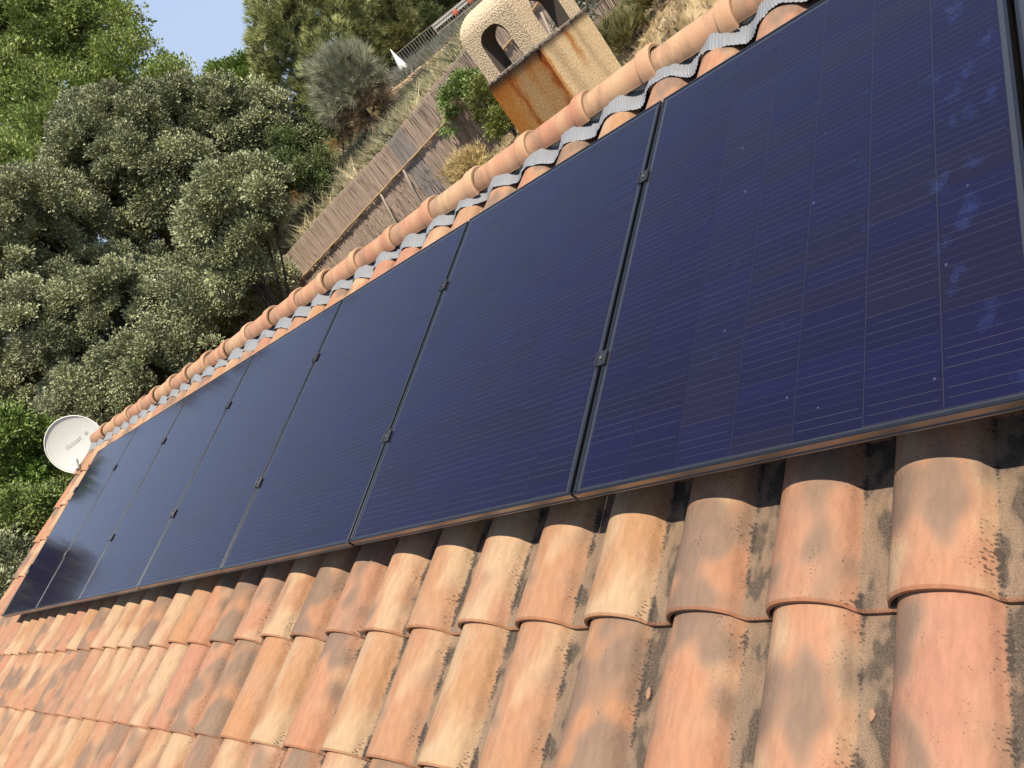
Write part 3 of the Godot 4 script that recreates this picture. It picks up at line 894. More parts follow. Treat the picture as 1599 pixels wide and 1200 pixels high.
# ------------------------------------------------------------------ satellite dish
func dish() -> void:
	var c := Vector3(-8.72, 0.69, -2.04)
	var nrm := Vector3(0.77, 0.12, 0.62).normalized()
	var right := Vector3.UP.cross(nrm).normalized()
	var up := nrm.cross(right)
	var t := thing("satellite_dish", "round off-white satellite dish with grey lettering mounted at the far gable", "satellite dish", Transform3D(Basis(right, up, nrm), c))
	var rx := 0.335; var ry := 0.34
	var dep := func(x: float, y: float) -> float: return (x * x + y * y) * 0.45 - 0.05
	var st := start(true)
	var P := []; var Q := []
	for j in 13:
		var rr := j / 12.0
		var row := []; var back := []
		for k in 49:
			var a := TAU * k / 48.0
			var x := cos(a) * rx * rr; var y := sin(a) * ry * rr
			var z: float = dep.call(x, y)
			if j == 12: z += 0.008
			row.append(Vector3(x, y, z)); back.append(Vector3(x, y, z - 0.004))
		P.append(row); Q.append(back)
	for j in 12:
		for k in 48:
			quad(st, P[j][k + 1], P[j][k], P[j + 1][k], P[j + 1][k + 1])
			quad(st, Q[j][k], Q[j][k + 1], Q[j + 1][k + 1], Q[j + 1][k])
	for k in 48: quad(st, P[12][k], Q[12][k], Q[12][k + 1], P[12][k + 1])
	make("reflector", st, mat(lin(0.52, 0.53, 0.49), 0.5), t)
	st = start(true)
	var rim := []; var rad := []
	for k in 49:
		var a := TAU * k / 48.0
		rim.append(Vector3(cos(a) * rx, sin(a) * ry, float(dep.call(cos(a) * rx, sin(a) * ry)) + 0.008)); rad.append(0.006)
	tube(st, rim, rad, 6, false)
	make("rim", st, mat(lin(0.70, 0.70, 0.64), 0.5), t)
	# lettering bent onto the bowl
	var font := SystemFont.new()
	font.font_names = PackedStringArray(["Droid Sans"])
	font.font_italic = true
	var tm := TextMesh.new()
	tm.font = font
	tm.text = "Visiosat"
	tm.font_size = 32
	tm.pixel_size = 0.0021
	tm.depth = 0.002
	var arr := tm.surface_get_arrays(0)
	var v: PackedVector3Array = arr[Mesh.ARRAY_VERTEX]
	for i in v.size():
		var p := v[i]
		p.x = p.x * 0.95 + p.y * 0.2 - 0.03
		p.y = p.y + 0.03
		v[i] = Vector3(p.x, p.y, p.z + float(dep.call(p.x, p.y)) + 0.0022)
	arr[Mesh.ARRAY_VERTEX] = v
	var lm := ArrayMesh.new()
	lm.add_surface_from_arrays(Mesh.PRIMITIVE_TRIANGLES, arr)
	var ink := mat(lin(0.34, 0.33, 0.32), 0.7)
	put("lettering", lm, ink, t)
	st = start()
	for k in 3:
		var x := 0.145 + k * 0.014
		for l in 2:
			box(st, Vector3(0.010, 0.018, 0.002), Transform3D(Basis(), Vector3(x + l * 0.004, 0.022 + l * 0.021, float(dep.call(x, 0.04)) + 0.003)))
	make("emblem", st, ink, t)
	# feed arm and receiver head
	st = start(true)
	var tip := Vector3(0.0, -0.215, 0.40)
	tube(st, [Vector3(0, -0.34, -0.01), Vector3(0, -0.345, 0.06), tip], [0.013, 0.013, 0.012], 10)
	make("feed_arm", st, mat(lin(0.5, 0.5, 0.47), 0.5), t)
	st = start(true)
	var aim := Vector3(0, 0.75, -0.66).normalized()
	tube(st, [tip - aim * 0.07, tip - aim * 0.065, tip + aim * 0.03, tip + aim * 0.035, tip + aim * 0.075, tip + aim * 0.08], [0.02, 0.028, 0.03, 0.037, 0.04, 0.034], 16)
	make("receiver_head", st, mat(lin(0.62, 0.61, 0.55), 0.45), t)
	# bracket to the gable wall
	st = start(true)
	var inv := t.transform.affine_inverse()
	tube(st, [Vector3(0, 0, -0.075), Vector3(0, -0.02, -0.15)], [0.06, 0.05], 12)
	tube(st, [inv * (c + Vector3(-0.16, 0.12, -0.06)), inv * (c + Vector3(-0.16, -0.75, -0.06)), inv * (c + Vector3(-0.05, -0.95, -0.06)), inv * (c + Vector3(0.35, -0.95, -0.06))], [0.02, 0.02, 0.02, 0.02], 10)
	make("mast", st, M.steel, t)

# ------------------------------------------------------------------ ground
func along(x: float, pts: Array) -> float:
	if x <= pts[0][0]: return pts[0][1]
	for i in pts.size() - 1:
		if x <= pts[i + 1][0]:
			return lerpf(pts[i][1], pts[i + 1][1], (x - pts[i][0]) / (pts[i + 1][0] - pts[i][0]))
	return pts[-1][1]

func fence_top(x: float) -> float:
	return along(x, [[-14.4, 0.80], [-14.13, 0.82], [-11.73, 1.10], [-9.33, 1.30], [-7.99, 1.50], [-6.92, 1.63], [-4.0, 2.3], [-2.0, 2.7], [0.0, 3.2], [5.0, 3.8]])

func rail_y(x: float) -> float:
	return along(x, [[-14.34, 0.19], [-13.05, 0.34], [-10.23, 0.68], [-9.38, 0.79], [-7.99, 0.94], [-6.89, 1.11], [-4.0, 1.7], [-2.0, 2.1], [0.0, 2.6], [5.0, 3.2]])

var gn: FastNoiseLite
func height(x: float, z: float) -> float:
	var b := fence_top(x) - 1.5
	var front := b - lerpf(0.10, 0.175, smoothstep(-7.0, -3.0, x)) * maxf(0.0, z + 9.8)
	front = lerpf(front, -3.0, smoothstep(-5.4, -4.7, z))
	front = lerpf(front, minf(front, -2.6), smoothstep(-7.8, -9.6, x))   # falls away past the gable
	var back := fence_top(x) - 0.22 + maxf(0.0, -10.2 - z) * 0.145 + smoothstep(-8.0, -16.0, x) * maxf(0.0, -12.0 - z) * 0.02
	var terrace_line := -22.13 - (x + 18.69) * 0.794
	var flat_h := 2.86 + clampf(terrace_line - 1.0 - z, 0.0, 6.0) * 0.10
	if z < terrace_line: back = lerpf(minf(back, flat_h), flat_h, smoothstep(terrace_line, terrace_line - 0.4, z))
	else: back = minf(back, 2.62)
	var h := lerpf(front, back, smoothstep(-9.86, -10.05, z))
	if x < -14.3:
		var side := lerpf(-2.6, back, smoothstep(-9.0, -13.0, z))
		h = lerpf(h, side, smoothstep(-14.3, -14.8, x))
	h = lerpf(h, -3.5 + gn.get_noise_2d(x * 0.2, z * 0.2) * 2.0, smoothstep(-26.0, -60.0, x) * smoothstep(-60.0, -10.0, z))
	var away := Vector2(x, z).length()
	h += smoothstep(34.0, 110.0, away) * 8.0 * smoothstep(20.0, -20.0, z)
	h += gn.get_noise_2d(x * 3.0, z * 3.0) * 0.10
	return h

func ground() -> void:
	gn = noise(0.15, 3, 4)
	var xs := []; var zs := []
	var x := -26.0
	while x <= 6.0: xs.append(x); x += 0.22
	for e in [8.0, 12.0, 18.0, 30.0, 60.0, 150.0, 400.0, 1000.0]: xs.append(e)
	for e in [-29.0, -34.0, -42.0, -60.0, -100.0, -200.0, -450.0, -1000.0]: xs.push_front(e)
	var z := 3.0
	while z >= -27.0:
		zs.append(z)
		z -= 0.09 if (z > -10.4 and z < -9.6) else 0.25
	for e in [-28.0, -30.0, -33.0, -38.0, -46.0, -60.0, -100.0, -160.0, -400.0, -1000.0]: zs.append(e)
	for e in [6.0, 10.0, 20.0, 50.0, 150.0, 400.0, 1000.0]: zs.push_front(e)
	var st := start(true)
	var P := []
	for zz in zs:
		var row := []
		for xx in xs: row.append(Vector3(xx, height(xx, zz), zz))
		P.append(row)
	# leaf litter under the trees is dark brown, the open bank is bare dry soil
	for j in P.size() - 1:
		for i in P[j].size() - 1:
			var p: Vector3 = P[j][i]
			var litter := smoothstep(-9.0, -11.5, p.x) * smoothstep(-11.0, -9.3, p.z) + smoothstep(-16.0, -19.0, p.x) * smoothstep(-24.0, -20.0, p.z) + smoothstep(-27.5, -29.0, p.z)
			st.set_color(Color.WHITE.lerp(Color(0.26, 0.22, 0.17), clampf(litter, 0, 1)).lerp(Color(0.22, 0.27, 0.13), smoothstep(32.0, 45.0, Vector2(p.x, p.z).length())))
			quad(st, P[j][i], P[j][i + 1], P[j + 1][i + 1], P[j + 1][i])
	var m := mat(Color.WHITE, 1.0)
	m.vertex_color_use_as_albedo = true
	m.albedo_texture = noise_ramp(0.012, 6, 9, [[0.2, s255(96, 84, 60)], [0.42, s255(136, 118, 86)], [0.58, s255(160, 140, 104)], [0.8, s255(180, 162, 126)]], 1024)
	m.uv1_triplanar = true
	m.uv1_world_triplanar = true
	m.uv1_scale = Vector3(0.22, 0.22, 0.22)
	m.normal_enabled = true
	m.normal_texture = noise_normal(0.05, 5, 8.0, 19, 512)
	m.metallic_specular = 0.1
	make("ground", st, m, self).set_meta("kind", "structure")

# ------------------------------------------------------------------ brushwood fence
func fence() -> void:
	var z := -9.8
	var f := thing("brush_fence", "long brown brushwood screen fence with bamboo rail and props on the bank behind the house", "fence", Transform3D(Basis(), Vector3(-9.0, height(-9.0, -9.7), z)))
	var at := Transform3D(Basis(), -f.position)
	var st := start()
	box(st, Vector3(0.009, 1.0, 0.009), Transform3D())
	var twig := done(st)
	var tm := mat(Color.WHITE, 0.95)
	tm.vertex_color_use_as_albedo = true
	var backing := mat(lin(0.22, 0.165, 0.13), 1.0)
	var edges := [-14.2, -12.1, -9.33, -7.0, -4.6, -2.0, 0.6, 3.0]
	for s in edges.size() - 1:
		var x0: float = edges[s]; var x1: float = edges[s + 1]
		var grey := s == 2
		var b := start()
		var seg := 6
		for k in seg:
			var xa := lerpf(x0, x1, float(k) / seg); var xb := lerpf(x0, x1, float(k + 1) / seg)
			var ta := fence_top(xa) - 0.06; var tb := fence_top(xb) - 0.06
			for side in [0.0, -0.03]:
				var p := [Vector3(xa, ta - 1.5, z + side), Vector3(xb, tb - 1.5, z + side), Vector3(xb, tb, z + side), Vector3(xa, ta, z + side)]
				if side < 0.0: p.reverse()
				quad(b, p[0], p[1], p[2], p[3])
			quad(b, Vector3(xa, ta, z), Vector3(xb, tb, z), Vector3(xb, tb, z - 0.03), Vector3(xa, ta, z - 0.03))
		var roll := make("brush_roll", b, backing, f, at)
		var xfs := []; var cols := []
		for i in int((x1 - x0) * 430.0):
			var x := rng.randf_range(x0, x1)
			var len_t := rng.randf_range(0.45, 1.1)
			var hi := fence_top(x) - (absf(rng.randfn(0, 0.02)) if rng.randf() < 0.45 else rng.randf_range(0.05, 1.0))
			var lo := maxf(hi - len_t, fence_top(x) - 1.55)
			var len2 := maxf(0.05, hi - lo)
			var bs := Basis.from_euler(Vector3(rng.randfn(0, 0.02), rng.randf() * TAU, rng.randfn(0.0, 0.03))).scaled_local(Vector3(rng.randf_range(0.5, 1.25), len2, rng.randf_range(0.5, 1.25)))
			xfs.append(Transform3D(bs, Vector3(x, (hi + lo) * 0.5, z + rng.randf_range(-0.004, 0.026))))
			var t := rng.randf()
			var c := Color(0.35, 0.26, 0.20).lerp(Color(0.47, 0.375, 0.295), t) * rng.randf_range(0.85, 1.12)
			if grey and x < x0 + 0.5: c = c.lerp(Color(0.25, 0.24, 0.23), 0.75)
			cols.append(c)
		many("twigs", twig, tm, xfs, cols, roll)
	# bamboo rail in front
	st = start(true)
	var pts := []; var rad := []
	var x := -14.34
	while x < 3.0:
		pts.append(Vector3(x, rail_y(x) + rng.randf_range(-0.008, 0.008), z + 0.05)); rad.append(0.019 + 0.004 * sin(x * 9.0))
		x += 0.18
	tube(st, pts, rad, 8)
	make("rail", st, M.bamboo, f, at)
	for p in [[Vector3(-10.21, 0.66, z + 0.06), Vector3(-10.26, 0.1, z + 0.16), Vector3(-10.40, height(-10.4, z + 0.4) - 0.1, z + 0.42)], [Vector3(-9.34, 0.76, z + 0.06), Vector3(-9.40, 0.36, z + 0.12), Vector3(-9.60, height(-9.6, z + 0.4) - 0.1, z + 0.40)], [Vector3(-5.2, 1.34, z + 0.06), Vector3(-5.25, 0.8, z + 0.16), Vector3(-5.35, height(-5.35, z + 0.4) - 0.1, z + 0.42)]]:
		st = start(true)
		tube(st, p, [0.022, 0.026, 0.024], 8)
		make("prop", st, M.wood_grey, f, at)
	for px in [-14.1, -11.7, -9.3, -6.9, -4.5, -2.1, 0.3]:
		st = start(true)
		tube(st, [Vector3(px, fence_top(px) - 1.7, z - 0.07), Vector3(px, fence_top(px) - 0.05, z - 0.07)], [0.035, 0.03], 8)
		make("post", st, M.wood_grey, f, at)

# ------------------------------------------------------------------ terrace far up the bank
func terrace() -> void:
	# stone edging along the terrace
	var a := Vector3(-19.4, 2.84, -21.5); var b := Vector3(-13.0, 2.98, -26.58)
	var e := thing("stone_edging", "low ochre stone edging along the terrace above the bank", "edging", Transform3D(Basis(), a))
	var dir := (b - a).normalized()
	var fwd := Vector3(dir.x, 0, dir.z).normalized()
	var yaw := atan2(-dir.z, dir.x)
	var stone := mat(lin(0.42, 0.30, 0.19), 0.95)
	var stone2 := mat(lin(0.50, 0.37, 0.25), 0.95)
	var d := 0.0
	var total := (b - a).length()
	while d < total:
		var l := rng.randf_range(0.2, 0.5)
		var p := dir * (d + l * 0.5)
		var st := start()
		box(st, Vector3(l - 0.02, rng.randf_range(0.24, 0.34), rng.randf_range(0.2, 0.34)), Transform3D(Basis(Vector3.UP, yaw + rng.randf_range(-0.04, 0.04)), p + Vector3(0, -0.10, 0)), 0.03)
		make("stone", st, stone if rng.randf() < 0.6 else stone2, e)
		d += l
	# closed parasol
	var base := Vector3(-19.88, 2.6, -23.75)
	var t := thing("closed_parasol", "closed white parasol on the terrace at the left end of the railing", "parasol", Transform3D(Basis(), Vector3(base.x, height(base.x, base.z), base.z)))
	var y0 := t.position.y
	var st := start(true)
	tube(st, [Vector3(0, 0, 0), Vector3(0, 4.16 - y0, 0)], [0.03, 0.025], 8)
	make("pole", st, M.steel, t)
	st = start(true)
	var P := []
	for j in 9:
		var v := j / 8.0
		var row := []
		for k in 33:
			var an := TAU * k / 32.0
			var r := lerpf(0.27, 0.012, pow(v, 0.85)) * (1.0 + 0.16 * cos(an * 8.0) * (1.0 - v))
			if j == 0: r *= 0.86
			row.append(Vector3(sin(an) * r, lerpf(3.02, 4.18, v) - y0, cos(an) * r))
		P.append(row)
	sheet(st, P)
	make("canopy", st, M.white_paint, t)
	st = start()
	box(st, Vector3(0.09, 0.08, 0.02), Transform3D(Basis(Vector3.UP, 0.6), Vector3(0.12, 3.34 - y0, 0.20)))
	make("strap", st, M.clamp, t)
	# railing: posts, pickets, top and bottom rails
	var ra := Vector3(-21.9, 0, -26.0); var rb := Vector3(-17.6, 0, -29.3)
	var rl := thing("terrace_railing", "thin metal railing with upright pickets behind the closed parasol", "railing", Transform3D(Basis(), Vector3(ra.x, 3.42, ra.z)))
	var n := 44
	var span := rb - ra
	st = start()
	for s in [[0.78, 0.022], [0.08, 0.014]]:
		box(st, Vector3(span.length() + 0.05, s[1], s[1]), Transform3D(Basis(Vector3.UP, atan2(-span.z, span.x)), span * 0.5 + Vector3(0, s[0], 0)))
	make("top_rail", st, M.wood_grey, rl)
	var pk := mat(lin(0.34, 0.33, 0.31), 0.5, 0.4)
	st = start()
	box(st, Vector3(0.014, 0.80, 0.014), Transform3D(Basis(), Vector3(0, 0.38, 0)))
	var pm := done(st)
	for i in n + 1:
		put("picket", pm, pk, rl, Transform3D(Basis(), span * (float(i) / n)))
	# a bench-like rail with red cushions further along
	var bench := thing("terrace_bench", "grey slatted terrace bench with two red cushions behind the railing", "bench", Transform3D(Basis(Vector3.UP, atan2(-span.z, span.x)), Vector3(-19.7, 3.42, -28.3)))
	st = start()
	for k in 3: box(st, Vector3(2.4, 0.05, 0.07), Transform3D(Basis(), Vector3(0, 0.42, -0.1 + k * 0.1)), 0.005)
	make("seat", st, M.wood_grey, bench)
	st = start()
	box(st, Vector3(2.4, 0.09, 0.03), Transform3D(Basis(), Vector3(0, 0.66, -0.2)), 0.005)
	box(st, Vector3(2.4, 0.09, 0.03), Transform3D(Basis(), Vector3(0, 0.80, -0.22)), 0.005)
	make("backrest", st, mat(lin(0.42, 0.41, 0.39), 0.6), bench)
	for k in 4:
		st = start()
		box(st, Vector3(0.05, 0.8, 0.05), Transform3D(Basis(), Vector3(-1.15 if k % 2 == 0 else 1.15, 0.42, -0.22 if k < 2 else 0.14)))
		make("leg", st, M.wood_grey, bench)
	for k in 2:
		var cu := thing("red_cushion", ["red cushion at the left of the terrace bench", "red cushion at the right of the terrace bench"][k], "cushion", Transform3D(Basis(Vector3.UP, atan2(-span.z, span.x)) * Basis(Vector3.RIGHT, -0.3), bench.transform * Vector3(-0.1 + k * 0.75, 0.62, -0.05)), "red cushions on the terrace")
		var sc := start(true)
		box(sc, Vector3(0.26, 0.24, 0.12), Transform3D(), 0.05)
		make("cover", sc, mat(lin(0.34, 0.075, 0.04), 0.9), cu)

# ------------------------------------------------------------------ foliage
func leaf(st: SurfaceTool, at: Vector3, dir: Vector3, side: Vector3, l: float, w: float, fold := 0.25) -> void:
	var n := dir.cross(side).normalized()
	var a := at; var tip := at + dir * l
	var r := at + dir * l * 0.48 + side * w * 0.5 + n * w * fold
	var q := at + dir * l * 0.48 - side * w * 0.5 + n * w * fold
	tri(st, a, r, tip); tri(st, a, tip, q)

func sprig(count: int, reach: float, l: float, w: float, sd: int, spread := 1.0) -> ArrayMesh:
	var keep := rng.state
	rng.seed = sd
	var st := start()
	for i in count:
		var t := rng.randf()
		var out := rv()
		out.y = absf(out.y) * 0.6 + 0.1
		var at := Vector3(out.x * reach * 0.55 * spread, t * reach, out.z * reach * 0.55 * spread)
		var dir := (out + Vector3(0, 0.35, 0)).normalized()
		var side := dir.cross(rv()).normalized()
		leaf(st, at, dir, side, l * rng.randf_range(0.75, 1.25), w * rng.randf_range(0.8, 1.2))
	rng.state = keep
	return done(st)

func needle_tuft(count: int, l: float, w: float, sd: int, up := 0.8) -> ArrayMesh:
	var keep := rng.state
	rng.seed = sd
	var st := start()
	for i in count:
		var d := rv(); d.y = absf(d.y) + up
		d = d.normalized()
		var at := Vector3(0, rng.randf() * l * 0.6, 0) + rv() * w
		var side := d.cross(rv()).normalized() * w * 0.5
		var tip := at + d * l * rng.randf_range(0.7, 1.2)
		tri(st, at - side, at + side, tip)
	rng.state = keep
	return done(st)

func leaf_mat(rough := 0.5, back := 0.25) -> StandardMaterial3D:
	var m := mat(Color.WHITE, rough)
	m.vertex_color_use_as_albedo = true
	if back > 0.0:
		m.backlight_enabled = true
		m.backlight = Color(back, back, back)
	m.metallic_specular = 0.48
	return m

# lobes: [centre, radii]; leaves gather in clusters on the lobes' outer parts
func foliage(lobes: Array, per_m2: float, cluster_r: float, per_cluster: int, ca: Color, cb: Color, size := 1.0, up := 0.5, low := -0.6) -> Array:
	var xfs := []; var cols := []
	for lb in lobes:
		var c: Vector3 = lb[0]; var r: Vector3 = lb[1]
		var area := 4.0 * PI * pow((pow(r.x * r.y, 1.6) + pow(r.x * r.z, 1.6) + pow(r.y * r.z, 1.6)) / 3.0, 1.0 / 1.6)
		for k in int(area * per_m2):
			var d := rv()
			if d.y < low: d.y = -d.y
			var depth := 1.0 - rng.randfn(0, 0.14) if rng.randf() < 0.75 else rng.randf_range(0.25, 0.85)
			var p := c + d * r * depth
			var inside := false
			for o in lobes:
				if o != lb and ((p - o[0]) / o[1]).length() < 0.72: inside = true
			if inside and rng.randf() < 0.85: continue
			var tone := rng.randf()
			var bright := rng.randf_range(0.75, 1.2)
			var cr := cluster_r * rng.randf_range(0.6, 1.35)
			var fill := int(per_cluster * pow(cr / cluster_r, 1.6))
			for i in fill:
				var off := rv() * cr * pow(rng.randf(), 0.45)
				if off.dot(d) < 0.0: off *= 0.7
				var q := p + off + d * cluster_r * 0.2
				var y := (d * 0.7 + Vector3(0, up, 0) + off / cluster_r * 0.7 + rv() * 0.45).normalized()
				var x := y.cross(rv()).normalized()
				var s := size * rng.randf_range(0.75, 1.25)
				xfs.append(Transform3D(Basis(x, y, x.cross(y)).scaled(Vector3(s, s, s)), q))
				cols.append(ca.lerp(cb, clampf(tone + rng.randf_range(-0.25, 0.25), 0, 1)) * (bright * rng.randf_range(0.85, 1.15)))
	return [xfs, cols]

func limbs(base: Vector3, lobes: Array, r0: float, m: Material, parent: Node, called := "trunk") -> void:
	var st := start(true)
	var mid := Vector3.ZERO
	for lb in lobes: mid += lb[0]
	mid /= lobes.size()
	var fork := base.lerp(Vector3(mid.x, mid.y, mid.z), 0.5)
	tube(st, [base - Vector3(0, 0.3, 0), base.lerp(fork, 0.5) + Vector3(0.05, 0, 0.04), fork], [r0 * 1.25, r0, r0 * 0.8], 10)
	for lb in lobes:
		var end: Vector3 = lb[0] + Vector3(0, lb[1].y * 0.3, 0)
		var bend := fork.lerp(end, 0.5) + rv() * 0.15
		tube(st, [fork, bend, end], [r0 * 0.5, r0 * 0.33, r0 * 0.1], 7)
		for k in 6:
			var d := rv()
			var e: Vector3 = lb[0] + d * lb[1] * 0.8
			tube(st, [bend.lerp(end, rng.randf()), (bend + e) * 0.5 + rv() * 0.1, e], [r0 * 0.16, r0 * 0.1, r0 * 0.03], 5)
	make(called, st, m, parent)

func lobes_around(c: Vector3, r: Vector3, n: int, size: float, sd: int) -> Array:
	var keep := rng.state
	rng.seed = sd
	var out := [[c, r * 0.72]]
	for i in n:
		var d := rv()
		if d.y < -0.5: d.y *= -0.5
		var s := size * rng.randf_range(0.7, 1.25)
		out.append([c + d * (r - Vector3(s, s, s) * 0.6), Vector3(s, s * rng.randf_range(0.75, 1.0), s)])
	rng.state = keep
	return out

func plant(called: String, label: String, category: String, base: Vector3, lobes: Array, mesh: Mesh, m: Material, data: Array, trunk_r: float, group := "", crown := "crown", wood := "trunk") -> Node3D:
	var t := thing(called, label, category, Transform3D(Basis(), base), group)
	var xfs := []
	var inv := Transform3D(Basis(), -base)
	for x in data[0]: xfs.append(inv * x)
	if trunk_r > 0.0:
		var ll := []
		for lb in lobes: ll.append([lb[0] - base, lb[1]])
		limbs(Vector3.ZERO, ll, trunk_r, M.bark, t, wood)
	many(crown, mesh, m, xfs, data[1], t)
	return t

func spread(rows: Array, shrink := 0.08) -> Array:
	var out := []
	for r in rows:
		var q: float = r[3] - shrink
		out.append([Vector3(r[0], r[1], r[2]), Vector3(q, q * 0.92, q)])
	return out

func trees() -> void:
	var oak_sprig := sprig(16, 0.11, 0.055, 0.030, 11)
	var oak_mat := leaf_mat(0.46, 0.35)
	var green_mat := leaf_mat(0.5, 0.7)
	var oak_a := Color(0.17, 0.19, 0.095); var oak_b := Color(0.325, 0.342, 0.188)
	var lobes := spread(OAK_TALL)
	plant("holm_oak", "tall grey-green holm oak in the centre of the trees, beside the fence end", "tree", Vector3(-16.2, -1.0, -11.2), lobes, oak_sprig, oak_mat, foliage(lobes, 9.0, 0.25, 36, oak_a, oak_b, 1.2), 0.20)
	lobes = spread(OAK_PALE)
	plant("holm_oak", "smaller pale olive holm oak in front of the tall one, above the ridge", "tree", Vector3(-11.9, -2.6, -6.4), lobes, oak_sprig, oak_mat, foliage(lobes, 13.0, 0.17, 32, oak_a * 1.15, oak_b * 1.1), 0.06)
	lobes = spread(OAK_LEFT)
	plant("holm_oak", "grey-green holm oak at the left photo edge, below the bright green tree", "tree", Vector3(-15.7, -2.8, -6.6), lobes, oak_sprig, oak_mat, foliage(lobes, 10.5, 0.21, 34, oak_a, oak_b), 0.16)
	lobes = spread(OAK_BROAD)
	plant("holm_oak", "broad low holm oak spreading behind the satellite dish", "tree", Vector3(-14.2, -2.9, -5.5), lobes, oak_sprig, oak_mat, foliage(lobes, 9.5, 0.21, 34, oak_a, oak_b), 0.18)
	# bright shrubs beside the gable
	var shrub_sprig := sprig(14, 0.11, 0.065, 0.036, 13)
	lobes = spread(SHRUB_BRIGHT)
	plant("green_shrub", "bright green leafy shrub below and left of the satellite dish", "shrub", Vector3(-12.0, -3.0, -2.4), lobes, shrub_sprig, green_mat, foliage(lobes, 22.0, 0.13, 14, Color(0.12, 0.19, 0.032), Color(0.22, 0.295, 0.07)), 0.05, "shrubs beside the gable", "foliage", "stem")
	lobes = spread(SHRUB_ROUND)
	plant("green_shrub", "yellow-green rounded shrub against the roof verge, lower than the dish", "shrub", Vector3(-11.3, -3.0, -1.7), lobes, shrub_sprig, green_mat, foliage(lobes, 22.0, 0.13, 14, Color(0.13, 0.185, 0.04), Color(0.24, 0.295, 0.085)), 0.05, "shrubs beside the gable", "foliage", "stem")
	lobes = spread(SHRUB_OLIVE)
	plant("green_shrub", "olive grey shrub lowest at the left photo edge beside the verge", "shrub", Vector3(-10.8, -3.0, -0.9), lobes, oak_sprig, oak_mat, foliage(lobes, 22.0, 0.12, 16, oak_a, oak_b), 0.05, "shrubs beside the gable", "foliage", "stem")
	# a low oak past the left photo edge, seen mirrored in the last panels
	lobes = [[Vector3(-18.6, 1.0, -0.3), Vector3(1.4, 1.3, 1.3)], [Vector3(-18.4, 2.4, -1.2), Vector3(0.8, 0.7, 0.7)], [Vector3(-18.2, 0.7, 1.6), Vector3(1.5, 1.5, 1.5)]]
	plant("holm_oak", "low oak past the left edge, mirrored dark in the panels nearest the gable", "tree", Vector3(-18.4, -3.2, 0.8), lobes, oak_sprig, oak_mat, foliage(lobes, 5.0, 0.26, 20, oak_a, oak_b, 1.5), 0.16)
	# bright deciduous tree behind, upper left
	var ash_sprig := sprig(12, 0.26, 0.13, 0.06, 17)
	lobes = spread(ASH, 0.3)
	plant("ash_tree", "tall bright green leafy tree in the upper left corner, with sky showing through", "tree", Vector3(-28.0, -3.0, -16.5), lobes, ash_sprig, green_mat, foliage(lobes, 4.6, 0.38, 14, Color(0.16, 0.225, 0.045), Color(0.31, 0.37, 0.115)), 0.2)
	# small green tree in the notch below the sky
	lobes = spread(ASH_YOUNG)
	plant("young_ash", "small bright green tree top under the patch of sky", "tree", Vector3(-18.1, 0.3, -15.4), lobes, sprig(16, 0.18, 0.09, 0.045, 18), green_mat, foliage(lobes, 10.0, 0.2, 14, Color(0.13, 0.20, 0.03), Color(0.25, 0.32, 0.075)), 0.06)
	# Aleppo pines
	var tuft := needle_tuft(26, 0.14, 0.012, 19, 0.55)
	var pine_mat := leaf_mat(0.55, 0.25)
	var pa := Color(0.22, 0.25, 0.085); var pb := Color(0.43, 0.44, 0.18)
	lobes = spread(PINE_A, 0.15)
	plant("pine_tree", "olive green pine right of the sky patch, its feathery crown cut by the top edge", "tree", Vector3(-15.3, 1.2, -15.9), lobes, tuft, pine_mat, foliage(lobes, 10.0, 0.19, 12, pa, pb, 1.15, 0.9), 0.12)
	lobes = spread(PINE_B, 0.2)
	plant("pine_tree", "dark pine behind the closed parasol and the broom bush", "tree", Vector3(-23.4, 3.0, -28.6), lobes, tuft, pine_mat, foliage(lobes, 7.0, 0.27, 15, pa * 0.75, pb * 0.75, 1.7, 0.9), 0.16)  # needle colours darker than those of the first pine
	lobes = spread(PINE_C, 0.2)
	plant("pine_tree", "dark green pine behind the terrace railing", "tree", Vector3(-24.8, 3.0, -33.3), lobes, tuft, pine_mat, foliage(lobes, 7.0, 0.3, 15, Color(0.085, 0.115, 0.04), Color(0.17, 0.20, 0.075), 1.8, 0.8), 0.16)
	lobes = spread(OAK_FAR, 0.2)
	plant("oak_tree", "dark round tree behind the terrace bench at the top edge", "tree", Vector3(-25.2, 2.8, -38.0), lobes, ash_sprig, oak_mat, foliage(lobes, 5.0, 0.34, 14, Color(0.08, 0.105, 0.04), Color(0.15, 0.185, 0.07), 1.0), 0.2)
	# dark bushes on the bank between the tall oak and the broom
	lobes = spread(BANK_DARK)
	plant("bank_shrub", "dark green bushes on the bank between the tall oak and the pale broom", "shrub", Vector3(-13.5, 0.4, -12.3), lobes, oak_sprig, green_mat, foliage(lobes, 14.0, 0.17, 22, Color(0.085, 0.12, 0.035), Color(0.17, 0.205, 0.075)), 0.05, "", "foliage", "stem")
	# wooded hillside in the distance, one mass
	lobes = []
	for k in 110:
		var an := deg_to_rad(rng.randf_range(-96.0, -28.0)); var d := rng.randf_range(44.0, 74.0)
		var p := Vector3(sin(an) * d, 0, -cos(an) * d)
		p.y = height(p.x, p.z) + rng.randf_range(0.3, 1.2)
		var q := rng.randf_range(1.3, 2.4)
		lobes.append([p, Vector3(q, q * 0.9, q)])
	data_wood(lobes, ash_sprig, oak_mat)
	# pale broom bush
	var broom := needle_tuft(30, 0.42, 0.012, 23, 1.0)
	lobes = [[Vector3(-13.05, 2.9, -13.75), Vector3(0.62, 0.66, 0.62)], [Vector3(-12.95, 2.35, -13.6), Vector3(0.45, 0.55, 0.45)]]
	var data := foliage(lobes, 60.0, 0.14, 4, Color(0.19, 0.20, 0.125), Color(0.33, 0.335, 0.225), 0.7, 0.5)
